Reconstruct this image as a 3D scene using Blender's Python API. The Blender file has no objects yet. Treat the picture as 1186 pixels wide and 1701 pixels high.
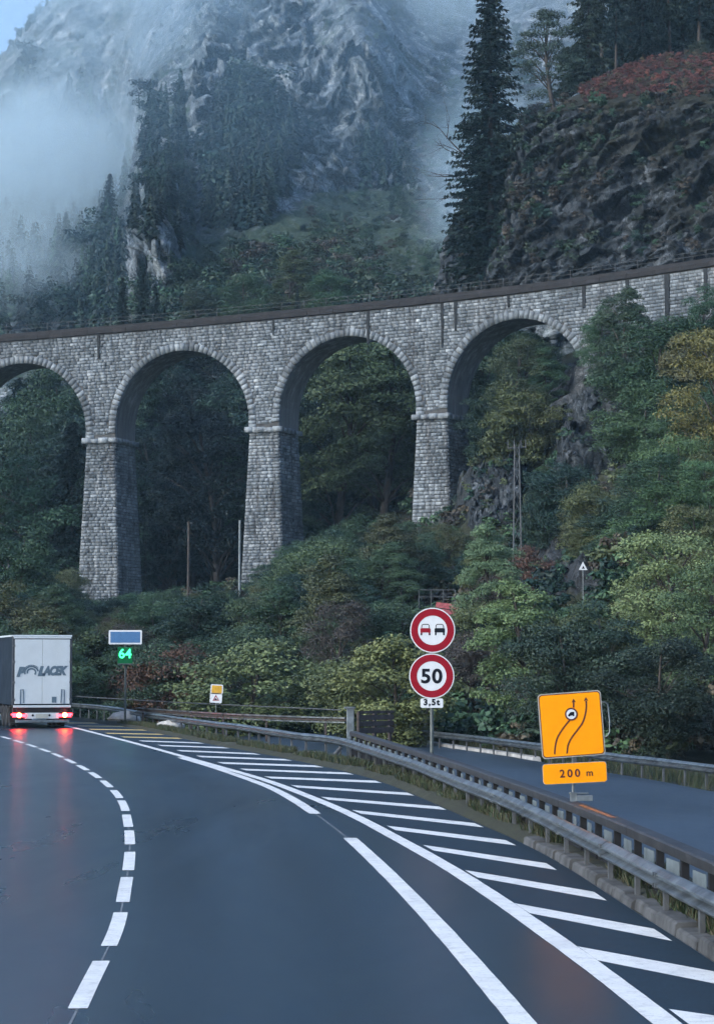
import bpy, bmesh, math, random
import numpy as np
from mathutils import Vector, Matrix, Euler

random.seed(7)
rng = np.random.default_rng(11)
scene = bpy.context.scene
COL = scene.collection
R = math.radians

# ------------------------------------------------------------------ camera, sky, sun, exposure
CAM_H = 2.88
F_PX = 3900.0
PITCH = math.atan(249.5 / F_PX)
cam_data = bpy.data.cameras.new("camera")
cam_data.sensor_fit = 'VERTICAL'
cam_data.sensor_height = 36.0
cam_data.lens = 36.0 * F_PX / 1701.0
cam_data.clip_start = 0.5
cam_data.clip_end = 6000.0
camera = bpy.data.objects.new("camera", cam_data)
COL.objects.link(camera)
camera.location = (0, 0, CAM_H)
camera.rotation_euler = (R(90) + PITCH, 0, 0)
scene.camera = camera

SUN_EL, SUN_AZ = R(30), R(-128)          # azimuth clockwise from +Y: behind the camera, to its left
world = bpy.data.worlds.new("World")
scene.world = world
world.use_nodes = True
wn = world.node_tree.nodes
wl = world.node_tree.links
sky = wn.new('ShaderNodeTexSky')
sky.sky_type = 'NISHITA'
sky.sun_disc = False
sky.sun_elevation = SUN_EL
sky.sun_rotation = SUN_AZ
sky.altitude = 1000
sky.air_density = 0.9
sky.dust_density = 3.5
sky.ozone_density = 2.6
wl.new(sky.outputs[0], wn['Background'].inputs['Color'])
wn['Background'].inputs['Strength'].default_value = 0.15

sun_data = bpy.data.lights.new("sun", 'SUN')
sun_data.energy = 1.2
sun_data.angle = R(30)
sun_data.color = (0.93, 1.0, 0.98)
sun = bpy.data.objects.new("sun", sun_data)
COL.objects.link(sun)
d = Vector((math.sin(SUN_AZ) * math.cos(SUN_EL), math.cos(SUN_AZ) * math.cos(SUN_EL), math.sin(SUN_EL)))
sun.rotation_euler = d.to_track_quat('Z', 'Y').to_euler()

scene.view_settings.view_transform = 'Standard'
scene.view_settings.look = 'None'
scene.view_settings.exposure = 1.06
scene.view_settings.gamma = 1.0
scene.cycles.use_denoising = True
scene.cycles.adaptive_threshold = 0.05
scene.cycles.max_bounces = 3
scene.cycles.volume_bounces = 1
scene.cycles.transparent_max_bounces = 12
scene.cycles.volume_step_rate = 6.0
scene.cycles.volume_max_steps = 32
scene.cycles.sample_clamp_indirect = 4.0

# ------------------------------------------------------------------ geometry helpers
CP, SP = math.cos(PITCH), math.sin(PITCH)
def ray(px, py):
    u = (px - 593.0) / F_PX; v = (850.5 - py) / F_PX
    return np.array((u, CP - v * SP, SP + v * CP))
def P(px, py, Y):                      # the point at distance Y seen at that place of the photograph
    r = ray(px, py); t = Y / r[1]
    return np.array((r[0] * t, Y, CAM_H + r[2] * t))
def G(px, py, z=0.0):                  # the point on the level plane z
    r = ray(px, py); t = (z - CAM_H) / r[2]
    return np.array((r[0] * t, r[1] * t, z))
def proj(p):
    p = np.asarray(p, float)
    x, y, z = p[..., 0], p[..., 1], p[..., 2] - CAM_H
    dep = y * CP + z * SP; up = -y * SP + z * CP
    return 593 + F_PX * x / dep, 850.5 - F_PX * up / dep

def spline(pts, step):                 # Catmull-Rom through pts, resampled by arc length
    p = np.asarray(pts, float)
    p = np.vstack([2 * p[0] - p[1], p, 2 * p[-1] - p[-2]])
    out = []
    for i in range(1, len(p) - 2):
        for t in np.linspace(0, 1, 12, endpoint=False):
            a, b, c, d_ = p[i - 1], p[i], p[i + 1], p[i + 2]
            out.append(0.5 * (2 * b + (c - a) * t + (2 * a - 5 * b + 4 * c - d_) * t ** 2 + (3 * b - a - 3 * c + d_) * t ** 3))
    out.append(p[-2])
    return resample(np.array(out), step)
def resample(o, step):
    s = np.concatenate([[0], np.cumsum(np.linalg.norm(np.diff(o, axis=0), axis=1))])
    n = max(2, int(s[-1] / step) + 1)
    q = np.linspace(0, s[-1], n)
    return np.stack([np.interp(q, s, o[:, k]) for k in range(o.shape[1])], 1)
def smooth(o, k):
    o = o.copy()
    for _ in range(k):
        o[1:-1] = 0.25 * o[:-2] + 0.5 * o[1:-1] + 0.25 * o[2:]
    return o
def arclen(o):
    return np.concatenate([[0], np.cumsum(np.linalg.norm(np.diff(o, axis=0), axis=1))])
def at_s(o, s):
    a = arclen(o)
    return np.stack([np.interp(s, a, o[:, k]) for k in range(o.shape[1])], -1)
def left_normals(o):                   # unit normals to the left of the path, level
    t = np.gradient(o[:, :2], axis=0)
    t /= np.linalg.norm(t, axis=1)[:, None]
    return np.stack([-t[:, 1], t[:, 0], 0 * t[:, 0]], 1)

def hsh(ix, iy, iz, seed):
    h = (ix * 374761393 + iy * 668265263 + iz * 2147483647 + seed * 974634777) & 0xFFFFFFFF
    h = ((h ^ (h >> 13)) * 1274126177) & 0xFFFFFFFF
    h = ((h ^ (h >> 16)) * 2246822519) & 0xFFFFFFFF
    return ((h ^ (h >> 15)) & 0xFFFF) / 65535.0
def vnoise(p, seed=0):
    p = np.asarray(p, float); i = np.floor(p).astype(np.int64); f = p - i
    f = f * f * (3 - 2 * f); r = 0
    for dx in (0, 1):
        for dy in (0, 1):
            for dz in (0, 1):
                w = (f[..., 0] if dx else 1 - f[..., 0]) * (f[..., 1] if dy else 1 - f[..., 1]) * (f[..., 2] if dz else 1 - f[..., 2])
                r = r + w * hsh(i[..., 0] + dx, i[..., 1] + dy, i[..., 2] + dz, seed)
    return r * 2 - 1
def fbm(p, octv=4, seed=0, ridged=False):
    p = np.asarray(p, float); a, s, r = 1.0, 0.0, 0
    for k in range(octv):
        n = vnoise(p * 2 ** k + 17.3 * k, seed + k)
        r = r + a * ((1 - 2 * np.abs(n)) if ridged else n); s += a; a *= 0.5
    return r / s
def rock_blocks(p, seed=0):
    """fractured rock: every cell of a jittered lattice is a block with its own offset and tilt"""
    p = np.asarray(p, float); i = np.floor(p).astype(np.int64); best = np.full(p.shape[:-1], 1e9); val = np.zeros(p.shape[:-1])
    for dx in (-1, 0, 1):
        for dy in (-1, 0, 1):
            for dz in (-1, 0, 1):
                cx_, cy_, cz_ = i[..., 0] + dx, i[..., 1] + dy, i[..., 2] + dz
                q = np.stack([cx_ + hsh(cx_, cy_, cz_, seed), cy_ + hsh(cx_, cy_, cz_, seed + 1), cz_ + hsh(cx_, cy_, cz_, seed + 2)], -1)
                d_ = p - q; dd_ = (d_ ** 2).sum(-1)
                h = hsh(cx_, cy_, cz_, seed + 3) * 2 - 1 + 1.1 * d_[..., 0] * (hsh(cx_, cy_, cz_, seed + 4) * 2 - 1) + 1.1 * d_[..., 2] * (hsh(cx_, cy_, cz_, seed + 5) * 2 - 1)
                m = dd_ < best; best = np.where(m, dd_, best); val = np.where(m, h, val)
    return val
def tps(pts, vals):
    pts = np.asarray(pts, float); n = len(pts)
    def U(r2): return 0.5 * r2 * np.log(r2 + 1e-9)
    K = U(((pts[:, None] - pts[None]) ** 2).sum(-1)) + np.eye(n) * 2.0
    Q = np.hstack([np.ones((n, 1)), pts])
    A = np.block([[K, Q], [Q.T, np.zeros((3, 3))]])
    w = np.linalg.solve(A, np.concatenate([vals, np.zeros(3)]))
    def ev(x, y):
        x = np.asarray(x, float); y = np.asarray(y, float); r = w[n] + w[n + 1] * x + w[n + 2] * y
        for k in range(n):
            r = r + w[k] * U((x - pts[k, 0]) ** 2 + (y - pts[k, 1]) ** 2)
        return r
    return ev
def inpoly(x, y, poly):
    x = np.asarray(x); y = np.asarray(y); r = np.zeros(x.shape, bool); n = len(poly)
    for i in range(n):
        x1, y1 = poly[i]; x2, y2 = poly[(i + 1) % n]
        c = ((y1 > y) != (y2 > y)) & (x < (x2 - x1) * (y - y1) / (y2 - y1 + 1e-12) + x1)
        r ^= c
    return r

def tag(o, label=None, cat=None, group=None, kind=None):
    if label: o["label"] = label
    if cat: o["category"] = cat
    if group: o["group"] = group
    if kind: o["kind"] = kind
    return o
def empty(name, loc, rz=0.0):
    o = bpy.data.objects.new(name, None); COL.objects.link(o)
    o.empty_display_size = 0.2
    o.location = loc; o.rotation_euler = (0, 0, rz)
    return o
def link(name, me, m=None, parent=None):
    o = bpy.data.objects.new(name, me); COL.objects.link(o)
    if m is not None and not me.materials: me.materials.append(m)
    if parent is not None: o.parent = parent
    return o
def mesh_np(name, v, f, smooth_=False):          # v (N,3), f (M,k) all the same k
    v = np.ascontiguousarray(v, dtype=np.float32); f = np.ascontiguousarray(f, dtype=np.int32)
    me = bpy.data.meshes.new(name)
    m, k = f.shape
    me.vertices.add(len(v)); me.vertices.foreach_set("co", v.ravel())
    me.loops.add(m * k); me.loops.foreach_set("vertex_index", f.ravel())
    me.polygons.add(m); me.polygons.foreach_set("loop_start", np.arange(0, m * k, k, dtype=np.int32))
    me.polygons.foreach_set("loop_total", np.full(m, k, dtype=np.int32))
    if smooth_: me.polygons.foreach_set("use_smooth", np.ones(m, dtype=bool))
    me.update(calc_edges=True); me.validate()
    return me
def add_attr(me, name, vals):                     # per vertex float or colour
    vals = np.asarray(vals, np.float32)
    if vals.ndim == 1:
        a = me.attributes.new(name, 'FLOAT', 'POINT'); a.data.foreach_set("value", vals)
    else:
        c = np.ones((len(vals), 4), np.float32); c[:, :3] = vals
        a = me.attributes.new(name, 'FLOAT_COLOR', 'POINT'); a.data.foreach_set("color", c.ravel())

class MB:
    def __init__(s): s.v = []; s.f = []
    def add(s, v, f):
        b = len(s.v); s.v += [tuple(map(float, q)) for q in v]; s.f += [[i + b for i in q] for q in f]; return s
    def box(s, c, sz, rot=None, taper=1.0):
        v = []
        for z in (-1, 1):
            k = taper if z > 0 else 1
            for x, y in ((-1, -1), (1, -1), (1, 1), (-1, 1)):
                q = Vector((x * sz[0] / 2 * k, y * sz[1] / 2 * k, z * sz[2] / 2))
                if rot: q = Euler(rot).to_matrix() @ q
                v.append((q.x + c[0], q.y + c[1], q.z + c[2]))
        return s.add(v, [(3, 2, 1, 0), (4, 5, 6, 7), (0, 1, 5, 4), (1, 2, 6, 5), (2, 3, 7, 6), (3, 0, 4, 7)])
    def tube(s, pts, r, n=8, cap=True):
        pts = [Vector(p) for p in pts]; rr = r if hasattr(r, '__len__') else [r] * len(pts); b = len(s.v)
        for i, p in enumerate(pts):
            t = (pts[min(i + 1, len(pts) - 1)] - pts[max(i - 1, 0)]).normalized()
            a = t.orthogonal().normalized() if i == 0 else (a - t * a.dot(t)).normalized()
            c = t.cross(a)
            for k in range(n):
                w = 2 * math.pi * k / n
                s.v.append(tuple(p + (a * math.cos(w) + c * math.sin(w)) * rr[i]))
        for i in range(len(pts) - 1):
            for k in range(n):
                s.f.append([b + i * n + k, b + i * n + (k + 1) % n, b + (i + 1) * n + (k + 1) % n, b + (i + 1) * n + k])
        if cap:
            s.f.append([b + k for k in range(n)][::-1]); s.f.append([b + (len(pts) - 1) * n + k for k in range(n)])
        return s
    def prism(s, poly, y0, y1):           # outline in X-Z, extruded along Y
        n = len(poly); b = len(s.v)
        s.v += [(x, y0, z) for x, z in poly] + [(x, y1, z) for x, z in poly]
        s.f.append([b + i for i in range(n)]); s.f.append([b + n + i for i in range(n)][::-1])
        for i in range(n):
            j = (i + 1) % n; s.f.append([b + j, b + i, b + n + i, b + n + j])
        return s
    def sweep(s, prof, path, nrm, closed=True, cap=True):   # prof (offset to the left, dz)
        b = len(s.v); m = len(prof)
        for p, q in zip(path, nrm):
            for o, z in prof: s.v.append((p[0] + q[0] * o, p[1] + q[1] * o, p[2] + z))
        for i in range(len(path) - 1):
            for k in range(m if closed else m - 1):
                j = (k + 1) % m
                s.f.append([b + i * m + k, b + i * m + j, b + (i + 1) * m + j, b + (i + 1) * m + k])
        if cap and closed:
            s.f.append([b + k for k in range(m)]); s.f.append([b + (len(path) - 1) * m + k for k in range(m)][::-1])
        return s
    def mesh(s, name, origin=None, smooth_=False):
        v = s.v if origin is None else [(x - origin[0], y - origin[1], z - origin[2]) for x, y, z in s.v]
        me = bpy.data.meshes.new(name); me.from_pydata(v, [], s.f)
        bm = bmesh.new(); bm.from_mesh(me); bmesh.ops.recalc_face_normals(bm, faces=bm.faces); bm.to_mesh(me); bm.free()
        if smooth_: me.shade_smooth() if hasattr(me, 'shade_smooth') else None
        me.update(); return me
    def build(s, name, m, parent=None, origin=None, bevel=0.0, smooth_=False):
        o = link(name, s.mesh(name, origin, smooth_), m, parent)
        if bevel:
            b = o.modifiers.new("bevel", 'BEVEL'); b.width = bevel; b.segments = 2; b.limit_method = 'ANGLE'
        return o

# ------------------------------------------------------------------ materials
class NT:
    def __init__(s, name):
        s.m = bpy.data.materials.new(name); s.m.use_nodes = True
        s.n = s.m.node_tree.nodes; s.l = s.m.node_tree.links; s.b = s.n['Principled BSDF']
    def node(s, t, **kw):
        n = s.n.new(t)
        for k, v in kw.items():
            if k.startswith('_'): setattr(n, k[1:], v)
            else: s.put(n.inputs[k.replace('__', ' ')], v)
        return n
    def put(s, inp, v):
        if isinstance(v, bpy.types.NodeSocket): s.l.new(v, inp)
        elif hasattr(v, '__len__') and len(v) == 3 and inp.type == 'RGBA': inp.default_value = (*v, 1)
        else: inp.default_value = v
    def coord(s, kind='Object'): return s.node('ShaderNodeTexCoord').outputs[kind]
    def world(s): return s.node('ShaderNodeNewGeometry').outputs['Position']
    def noise(s, vec, scale, detail=4, rough=0.55, dist=0.0):
        n = s.node('ShaderNodeTexNoise', Scale=scale, Detail=detail, Roughness=rough, Distortion=dist); s.l.new(vec, n.inputs['Vector']); return n.outputs['Fac']
    def scale(s, vec, v3):
        n = s.node('ShaderNodeMapping'); s.l.new(vec, n.inputs['Vector']); n.inputs['Scale'].default_value = v3; return n.outputs[0]
    def ramp(s, fac, stops):
        n = s.node('ShaderNodeValToRGB'); s.l.new(fac, n.inputs[0]); e = n.color_ramp.elements
        while len(e) < len(stops): e.new(0.5)
        for q, (p, c) in zip(e, stops):
            q.position = p; q.color = (*c, 1) if hasattr(c, '__len__') else (c, c, c, 1)
        return n.outputs[0]
    def mix(s, fac, a, b, mode='MIX'):
        n = s.node('ShaderNodeMix', _data_type='RGBA', _blend_type=mode)
        s.put(n.inputs[0], fac); s.put(n.inputs[6], a); s.put(n.inputs[7], b); return n.outputs[2]
    def math(s, op, a, b=0.0):
        n = s.node('ShaderNodeMath', _operation=op); s.put(n.inputs[0], a); s.put(n.inputs[1], b); return n.outputs[0]
    def attr(s, name):
        n = s.node('ShaderNodeAttribute', _attribute_name=name); return n
    def set(s, **kw):
        for k, v in kw.items(): s.put(s.b.inputs[k.replace('__', ' ')], v)
        return s
    def bump(s, h, strength=0.5, dist=0.05):
        n = s.node('ShaderNodeBump', Strength=strength, Distance=dist); s.l.new(h, n.inputs['Height']); s.l.new(n.outputs[0], s.b.inputs['Normal']); return s

def plain(name, col, rough=0.5, metal=0.0, var=0.25, scale=6.0, bump=0.0, spec=0.5, emit=None):
    t = NT(name); v = t.coord()
    f = t.noise(v, scale, 5, 0.6)
    lo = tuple(c * (1 - var) for c in col); hi = tuple(min(1, c * (1 + var)) for c in col)
    t.set(Base__Color=t.ramp(f, [(0.3, lo), (0.7, hi)]), Metallic=metal)
    t.set(Roughness=t.math('ADD', t.math('MULTIPLY', t.noise(v, scale * 2.3, 3), 0.25), max(0.02, rough - 0.12)))
    t.b.inputs['Specular IOR Level'].default_value = spec
    if bump: t.bump(t.noise(v, scale * 4, 4), bump, 0.02)
    if emit: t.set(Emission__Color=emit[0], Emission__Strength=emit[1])
    return t.m

def make_asphalt(name, base, tracks, rough=(0.36, 0.52), spec=0.55):
    t = NT(name); v = t.world()
    big = t.noise(t.scale(v, (0.22, 0.05, 1)), 1.0, 5, 0.6, 0.6)
    fine = t.noise(v, 14.0, 4, 0.7)
    c = t.ramp(big, [(0.25, tuple(x * 0.72 for x in base)), (0.75, tuple(x * 1.3 for x in base))])
    c = t.mix(0.5, c, t.ramp(fine, [(0.3, 0.35), (0.7, 0.65)]), 'OVERLAY')
    if tracks:                                    # tyre-polished bands, metres from the lane line
        lat = t.attr('lat').outputs['Fac']
        wv = t.math('COSINE', t.math('MULTIPLY', t.math('ADD', lat, t.math('MULTIPLY', big, 0.5)), 2 * math.pi / 1.75))
        c = t.mix(0.6, c, t.ramp(t.math('ADD', t.math('MULTIPLY', wv, 0.5), 0.5), [(0.0, 0.34), (1.0, 0.66)]), 'OVERLAY')
        seam = t.math('LESS_THAN', t.math('ABSOLUTE', t.math('SUBTRACT', t.math('ADD', lat, t.math('MULTIPLY', fine, 0.05)), 0.42)), 0.018)
        c = t.mix(t.math('MULTIPLY', seam, 0.6), c, tuple(x * 0.35 for x in base))
    patch = t.noise(t.scale(v, (0.5, 0.12, 1)), 0.7, 3, 0.5)
    c = t.mix(t.ramp(patch, [(0.60, 0.0), (0.64, 0.22)]), c, tuple(x * 0.55 for x in base))
    speck = t.noise(v, 60.0, 2, 0.8)
    c = t.mix(t.ramp(speck, [(0.56, 0.0), (0.68, 0.75)]), c, tuple(x * 3.6 for x in base))
    mott = t.noise(v, 3.5, 5, 0.7)
    c = t.mix(0.55, c, t.ramp(mott, [(0.3, 0.3), (0.7, 0.7)]), 'OVERLAY')
    cr = t.node('ShaderNodeTexVoronoi', _feature='DISTANCE_TO_EDGE', Scale=0.12); t.l.new(v, cr.inputs['Vector'])
    t.set(Base__Color=c, Roughness=t.ramp(big, [(0.25, rough[0]), (0.75, rough[1])]))
    t.b.inputs['Specular IOR Level'].default_value = spec
    t.bump(t.noise(v, 45.0, 3, 0.7), 0.25, 0.01)
    return t.m
M = {}
M['asphalt'] = make_asphalt('asphalt', (0.0085, 0.022, 0.037), True, (0.23, 0.37), 0.5)
M['asphalt_dark'] = make_asphalt('fresh_dark_asphalt', (0.0075, 0.018, 0.028), True, (0.55, 0.7), 0.3)
M['asphalt_old'] = make_asphalt('asphalt_old', (0.024, 0.040, 0.060), False)
def make_paint(name, col):
    t = NT(name); v = t.world()
    w = t.noise(v, 5.0, 6, 0.7)
    c = t.ramp(w, [(0.25, tuple(x * 0.62 for x in col)), (0.5, col)])
    c = t.mix(t.ramp(t.noise(v, 26.0, 4, 0.75), [(0.58, 0.0), (0.68, 0.65)]), c, (0.22, 0.24, 0.26))
    c = t.mix(t.ramp(t.noise(v, 1.1, 4, 0.6), [(0.45, 0.0), (0.75, 0.30)]), c, (0.30, 0.31, 0.31))
    t.set(Base__Color=c, Roughness=0.55)
    return t.m
M['paint'] = make_paint('white_road_paint', (0.82, 0.82, 0.80))
M['paint_yellow'] = make_paint('yellow_road_paint', (0.76, 0.52, 0.15))
M['thin'] = make_paint('faded_line', (0.16, 0.17, 0.18))
M['galv'] = plain('galvanised_steel', (0.17, 0.19, 0.20), 0.40, 0.75, 0.6, 2.5, 0.1)
M['plate'] = plain('dull_zinc_plate', (0.16, 0.19, 0.20), 0.6, 0.2, 0.35, 3.0, 0.1)
M['galv_dull'] = plain('weathered_steel', (0.07, 0.075, 0.08), 0.7, 0.0, 0.35, 3.0, 0.1)
M['rail_brown'] = plain('brown_painted_rail', (0.025, 0.025, 0.027), 0.55, 0.0, 0.4, 1.6, 0.15)
M['concrete'] = plain('weathered_concrete', (0.066, 0.068, 0.070), 0.9, 0.0, 0.65, 2.2, 0.5)
M['concrete_pale'] = plain('pale_concrete', (0.42, 0.41, 0.39), 0.85, 0.0, 0.3, 2.0, 0.3)
M['dark_wood'] = plain('dark_stained_wood', (0.05, 0.038, 0.034), 0.75, 0.0, 0.4, 5, 0.3)
M['black'] = plain('black_rubber', (0.012, 0.012, 0.014), 0.8, 0, 0.2)
M['black_paint'] = plain('black_sign_film', (0.006, 0.008, 0.014), 0.5, 0, 0.1, spec=0.15)
M['red'] = plain('red_sign_film', (0.24, 0.005, 0.016), 0.5, 0, 0.1, spec=0.15)
M['white'] = plain('white_sign_film', (0.60, 0.62, 0.64), 0.5, 0, 0.06, spec=0.2)
M['pole'] = plain('grey_green_pole', (0.10, 0.115, 0.11), 0.5, 0.4, 0.25)
M['bark'] = plain('bark', (0.055, 0.046, 0.04), 0.9, 0, 0.4, 3, 0.5)
M['bark_pale'] = plain('pale_bark', (0.26, 0.25, 0.23), 0.85, 0, 0.35, 3, 0.4)

def make_leaf(name, attr=False):
    t = NT(name)
    if attr:
        col = t.attr('Col').outputs['Color']
    else:
        oi = t.node('ShaderNodeObjectInfo'); col = oi.outputs['Color']
    v = t.world()
    n1 = t.noise(v, 0.55, 3, 0.6); n2 = t.noise(v, 3.2, 2, 0.6)
    k = t.math('ADD', t.math('MULTIPLY', n1, 1.1), t.math('MULTIPLY', n2, 0.9))
    kk = t.node('ShaderNodeCombineColor', Red=k, Green=k, Blue=k)
    c = t.mix(1.0, col, kk.outputs[0], 'MULTIPLY')
    t.set(Base__Color=c, Roughness=0.55)
    t.b.inputs['Specular IOR Level'].default_value = 0.3
    return t.m
M['leaf'] = make_leaf('leaves'); M['leaf_attr'] = make_leaf('leaves_mixed', True)

def make_stone(name, kind):
    t = NT(name); v = t.world()
    a = t.attr('Col').outputs['Fac']
    base = t.ramp(a, [(0.0, (0.055, 0.068, 0.078)), (0.45, (0.165, 0.19, 0.21)), (0.8, (0.29, 0.325, 0.35)), (1.0, (0.44, 0.475, 0.50))])
    blotch = t.noise(v, 1.7, 5, 0.65)
    c = t.mix(0.85, base, t.ramp(blotch, [(0.22, 0.12), (0.78, 0.85)]), 'OVERLAY')
    big_ = t.noise(v, 0.16, 4, 0.6)
    c = t.mix(t.ramp(big_, [(0.45, 0.0), (0.7, 0.5)]), c, (0.05, 0.058, 0.062))
    pale_ = t.noise(t.scale(v, (1, 1, 0.6)), 0.22, 4, 0.6)
    c = t.mix(t.ramp(pale_, [(0.52, 0.0), (0.72, 0.5)]), c, (0.40, 0.43, 0.45))
    streak = t.noise(t.scale(v, (1.1, 1.1, 0.07)), 1.0, 5, 0.65)      # lime and soot runs down the wall
    c = t.mix(t.ramp(streak, [(0.53, 0.0), (0.70, 0.85)]), c, (0.055, 0.055, 0.058))
    lime = t.noise(t.scale(v, (0.9, 0.9, 0.1)), 1.6, 4, 0.6)
    c = t.mix(t.ramp(lime, [(0.58, 0.0), (0.8, 0.55)]), c, (0.46, 0.48, 0.49))
    t.set(Base__Color=c, Roughness=0.88)
    t.bump(t.noise(v, 5.0, 5, 0.7), 0.9, 0.08)
    return t.m
M['stone'] = make_stone('granite_blocks', 0)
t = NT('dark_mortar'); v = t.world()
t.set(Base__Color=t.ramp(t.noise(v, 1.5, 5, 0.6), [(0.3, (0.035, 0.035, 0.036)), (0.7, (0.10, 0.10, 0.098))]), Roughness=0.95)
M['mortar'] = t.m
M['drain'] = plain('sooty_stain', (0.016, 0.019, 0.022), 0.9, 0, 0.6, 1.2, 0.3)
t = NT('soffit_render'); v = t.world()
st = t.noise(t.scale(v, (1.3, 1.3, 0.10)), 1.2, 5, 0.65)
c = t.ramp(st, [(0.3, (0.085, 0.088, 0.09)), (0.55, (0.17, 0.172, 0.17)), (0.75, (0.34, 0.345, 0.345))])
t.set(Base__Color=c, Roughness=0.9); t.bump(t.noise(v, 4, 4), 0.5, 0.06)
M['soffit'] = t.m
t = NT('rusty_coping'); v = t.world()
t.set(Base__Color=t.ramp(t.noise(v, 0.9, 6, 0.7), [(0.3, (0.007, 0.008, 0.010)), (0.55, (0.017, 0.016, 0.018)), (0.8, (0.045, 0.040, 0.042))]), Roughness=0.85)
t.bump(t.noise(v, 6, 4), 0.4, 0.04)
M['coping'] = t.m

def make_rock(name, dark, mid, light, veg, sc):
    t = NT(name); v = t.world()
    vg = t.attr('veg').outputs['Fac']
    lay = t.noise(t.scale(v, (1, 1, 0.45)), 0.16 * sc, 8, 0.68, 0.25)
    mid_n = t.noise(t.scale(v, (1.4, 1.4, 0.8)), 0.9 * sc, 6, 0.72, 0.2)
    c = t.ramp(lay, [(0.32, dark), (0.52, mid), (0.72, light)])
    c = t.mix(0.85, c, t.ramp(mid_n, [(0.30, 0.05), (0.70, 0.92)]), 'OVERLAY')
    vo = t.node('ShaderNodeTexVoronoi', Scale=0.22 * sc); t.l.new(t.scale(v, (1.2, 1.2, 0.55)), vo.inputs['Vector'])
    bw = t.node('ShaderNodeRGBToBW'); t.l.new(vo.outputs['Color'], bw.inputs[0]); c = t.mix(0.45, c, bw.outputs[0], 'SOFT_LIGHT')
    ck = t.node('ShaderNodeTexVoronoi', _feature='DISTANCE_TO_EDGE', Scale=0.42 * sc); t.l.new(t.scale(v, (1.2, 1.2, 0.6)), ck.inputs['Vector'])
    c = t.mix(t.ramp(ck.outputs['Distance'], [(0.0, 0.75), (0.07, 0.0)]), c, tuple(x * 0.35 for x in dark))
    vein = t.noise(t.scale(v, (1, 1, 1.6)), 0.6 * sc, 5, 0.65, 0.5)
    c = t.mix(t.ramp(vein, [(0.63, 0.0), (0.72, 0.6)]), c, tuple(min(0.6, x * 1.6) for x in light))
    moss = t.noise(v, 0.5 * sc, 5, 0.65)
    vc = t.ramp(t.noise(v, 1.6 * sc, 4, 0.6), [(0.3, tuple(x * 0.55 for x in veg)), (0.7, tuple(x * 1.5 for x in veg))])
    fac = t.ramp(t.math('ADD', t.math('MULTIPLY', moss, 0.7), t.math('MULTIPLY', vg, 0.75)), [(0.52, 0.0), (0.68, 1.0)])
    c = t.mix(fac, c, vc)
    t.set(Base__Color=c, Roughness=0.95)
    t.b.inputs['Specular IOR Level'].default_value = 0.25
    t.bump(t.noise(v, 1.3 * sc, 8, 0.75, 0.1), 0.8, 0.5 / sc)
    return t.m
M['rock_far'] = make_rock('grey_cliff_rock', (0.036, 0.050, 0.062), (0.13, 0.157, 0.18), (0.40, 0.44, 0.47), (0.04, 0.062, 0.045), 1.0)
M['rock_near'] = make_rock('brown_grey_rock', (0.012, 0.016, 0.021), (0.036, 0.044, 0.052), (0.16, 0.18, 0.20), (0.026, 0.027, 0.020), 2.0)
M['soil'] = make_rock('hillside_soil_and_rock', (0.014, 0.017, 0.02), (0.045, 0.05, 0.054), (0.18, 0.19, 0.20), (0.03, 0.034, 0.02), 2.6)
t = NT('meadow_ground'); v = t.world()
t.set(Base__Color=t.ramp(t.noise(v, 0.3, 7, 0.7), [(0.3, (0.02, 0.028, 0.014)), (0.7, (0.06, 0.07, 0.03))]), Roughness=0.95)
M['ground'] = t.m
t = NT('verge_grass_and_dirt'); v = t.world()
t.set(Base__Color=t.ramp(t.noise(v, 1.2, 7, 0.7), [(0.3, (0.022, 0.022, 0.017)), (0.55, (0.03, 0.034, 0.018)), (0.75, (0.06, 0.058, 0.045))]), Roughness=0.95)
t.bump(t.noise(v, 12, 5), 0.6, 0.05)
M['verge'] = t.m
# ------------------------------------------------------------------ ground and roads
def struct(o): o["kind"] = "structure"; return o
g = MB().add([(-3000, -400, -2.6), (3000, -400, -2.6), (3000, 4500, -2.6), (-3000, 4500, -2.6)], [(0, 1, 2, 3)])
struct(g.build('ground', M['ground']))

kerb_line = smooth(spline([G(*p) for p in [(1560, 1900), (1330, 1700), (1230, 1630), (1158, 1579), (1100, 1543), (1012, 1487), (956, 1449), (872, 1402), (806, 1373),
    (744, 1345), (690, 1321), (638, 1300), (592, 1286), (540, 1274), (490, 1263), (437, 1252.5), (386, 1243), (343, 1235), (305, 1227), (258, 1217), (210, 1208), (150, 1200.5), (70, 1192.5), (-60, 1184), (-300, 1174)]], 0.5), 20)
tt = kerb_line[0] - kerb_line[8]; tt /= np.linalg.norm(tt)
kerb_line = np.vstack([[kerb_line[0] + tt * k for k in (14, 7)], kerb_line])
kerb_line[:, 2] = 0

# road sheet: from the far left edge to the kerb line
ys = np.concatenate([np.arange(-12, 40, 1.5), np.arange(40, float(kerb_line[-1, 1]), 2.5)])
o_ = np.argsort(kerb_line[:, 1])
xr = np.interp(ys, kerb_line[o_, 1], kerb_line[o_, 0])
v = []; f = []
ncol = 70
for y, x in zip(ys, xr):
    for k in range(ncol): v.append((-75 + (x + 75) * (k / (ncol - 1)) ** 0.45, y, 0))
for i in range(len(ys) - 1):
    for k in range(ncol - 1): f.append((i * ncol + k, i * ncol + k + 1, (i + 1) * ncol + k + 1, (i + 1) * ncol + k))
road = struct(link('road', mesh_np('road', v, np.array(f)), M['asphalt']))

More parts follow.
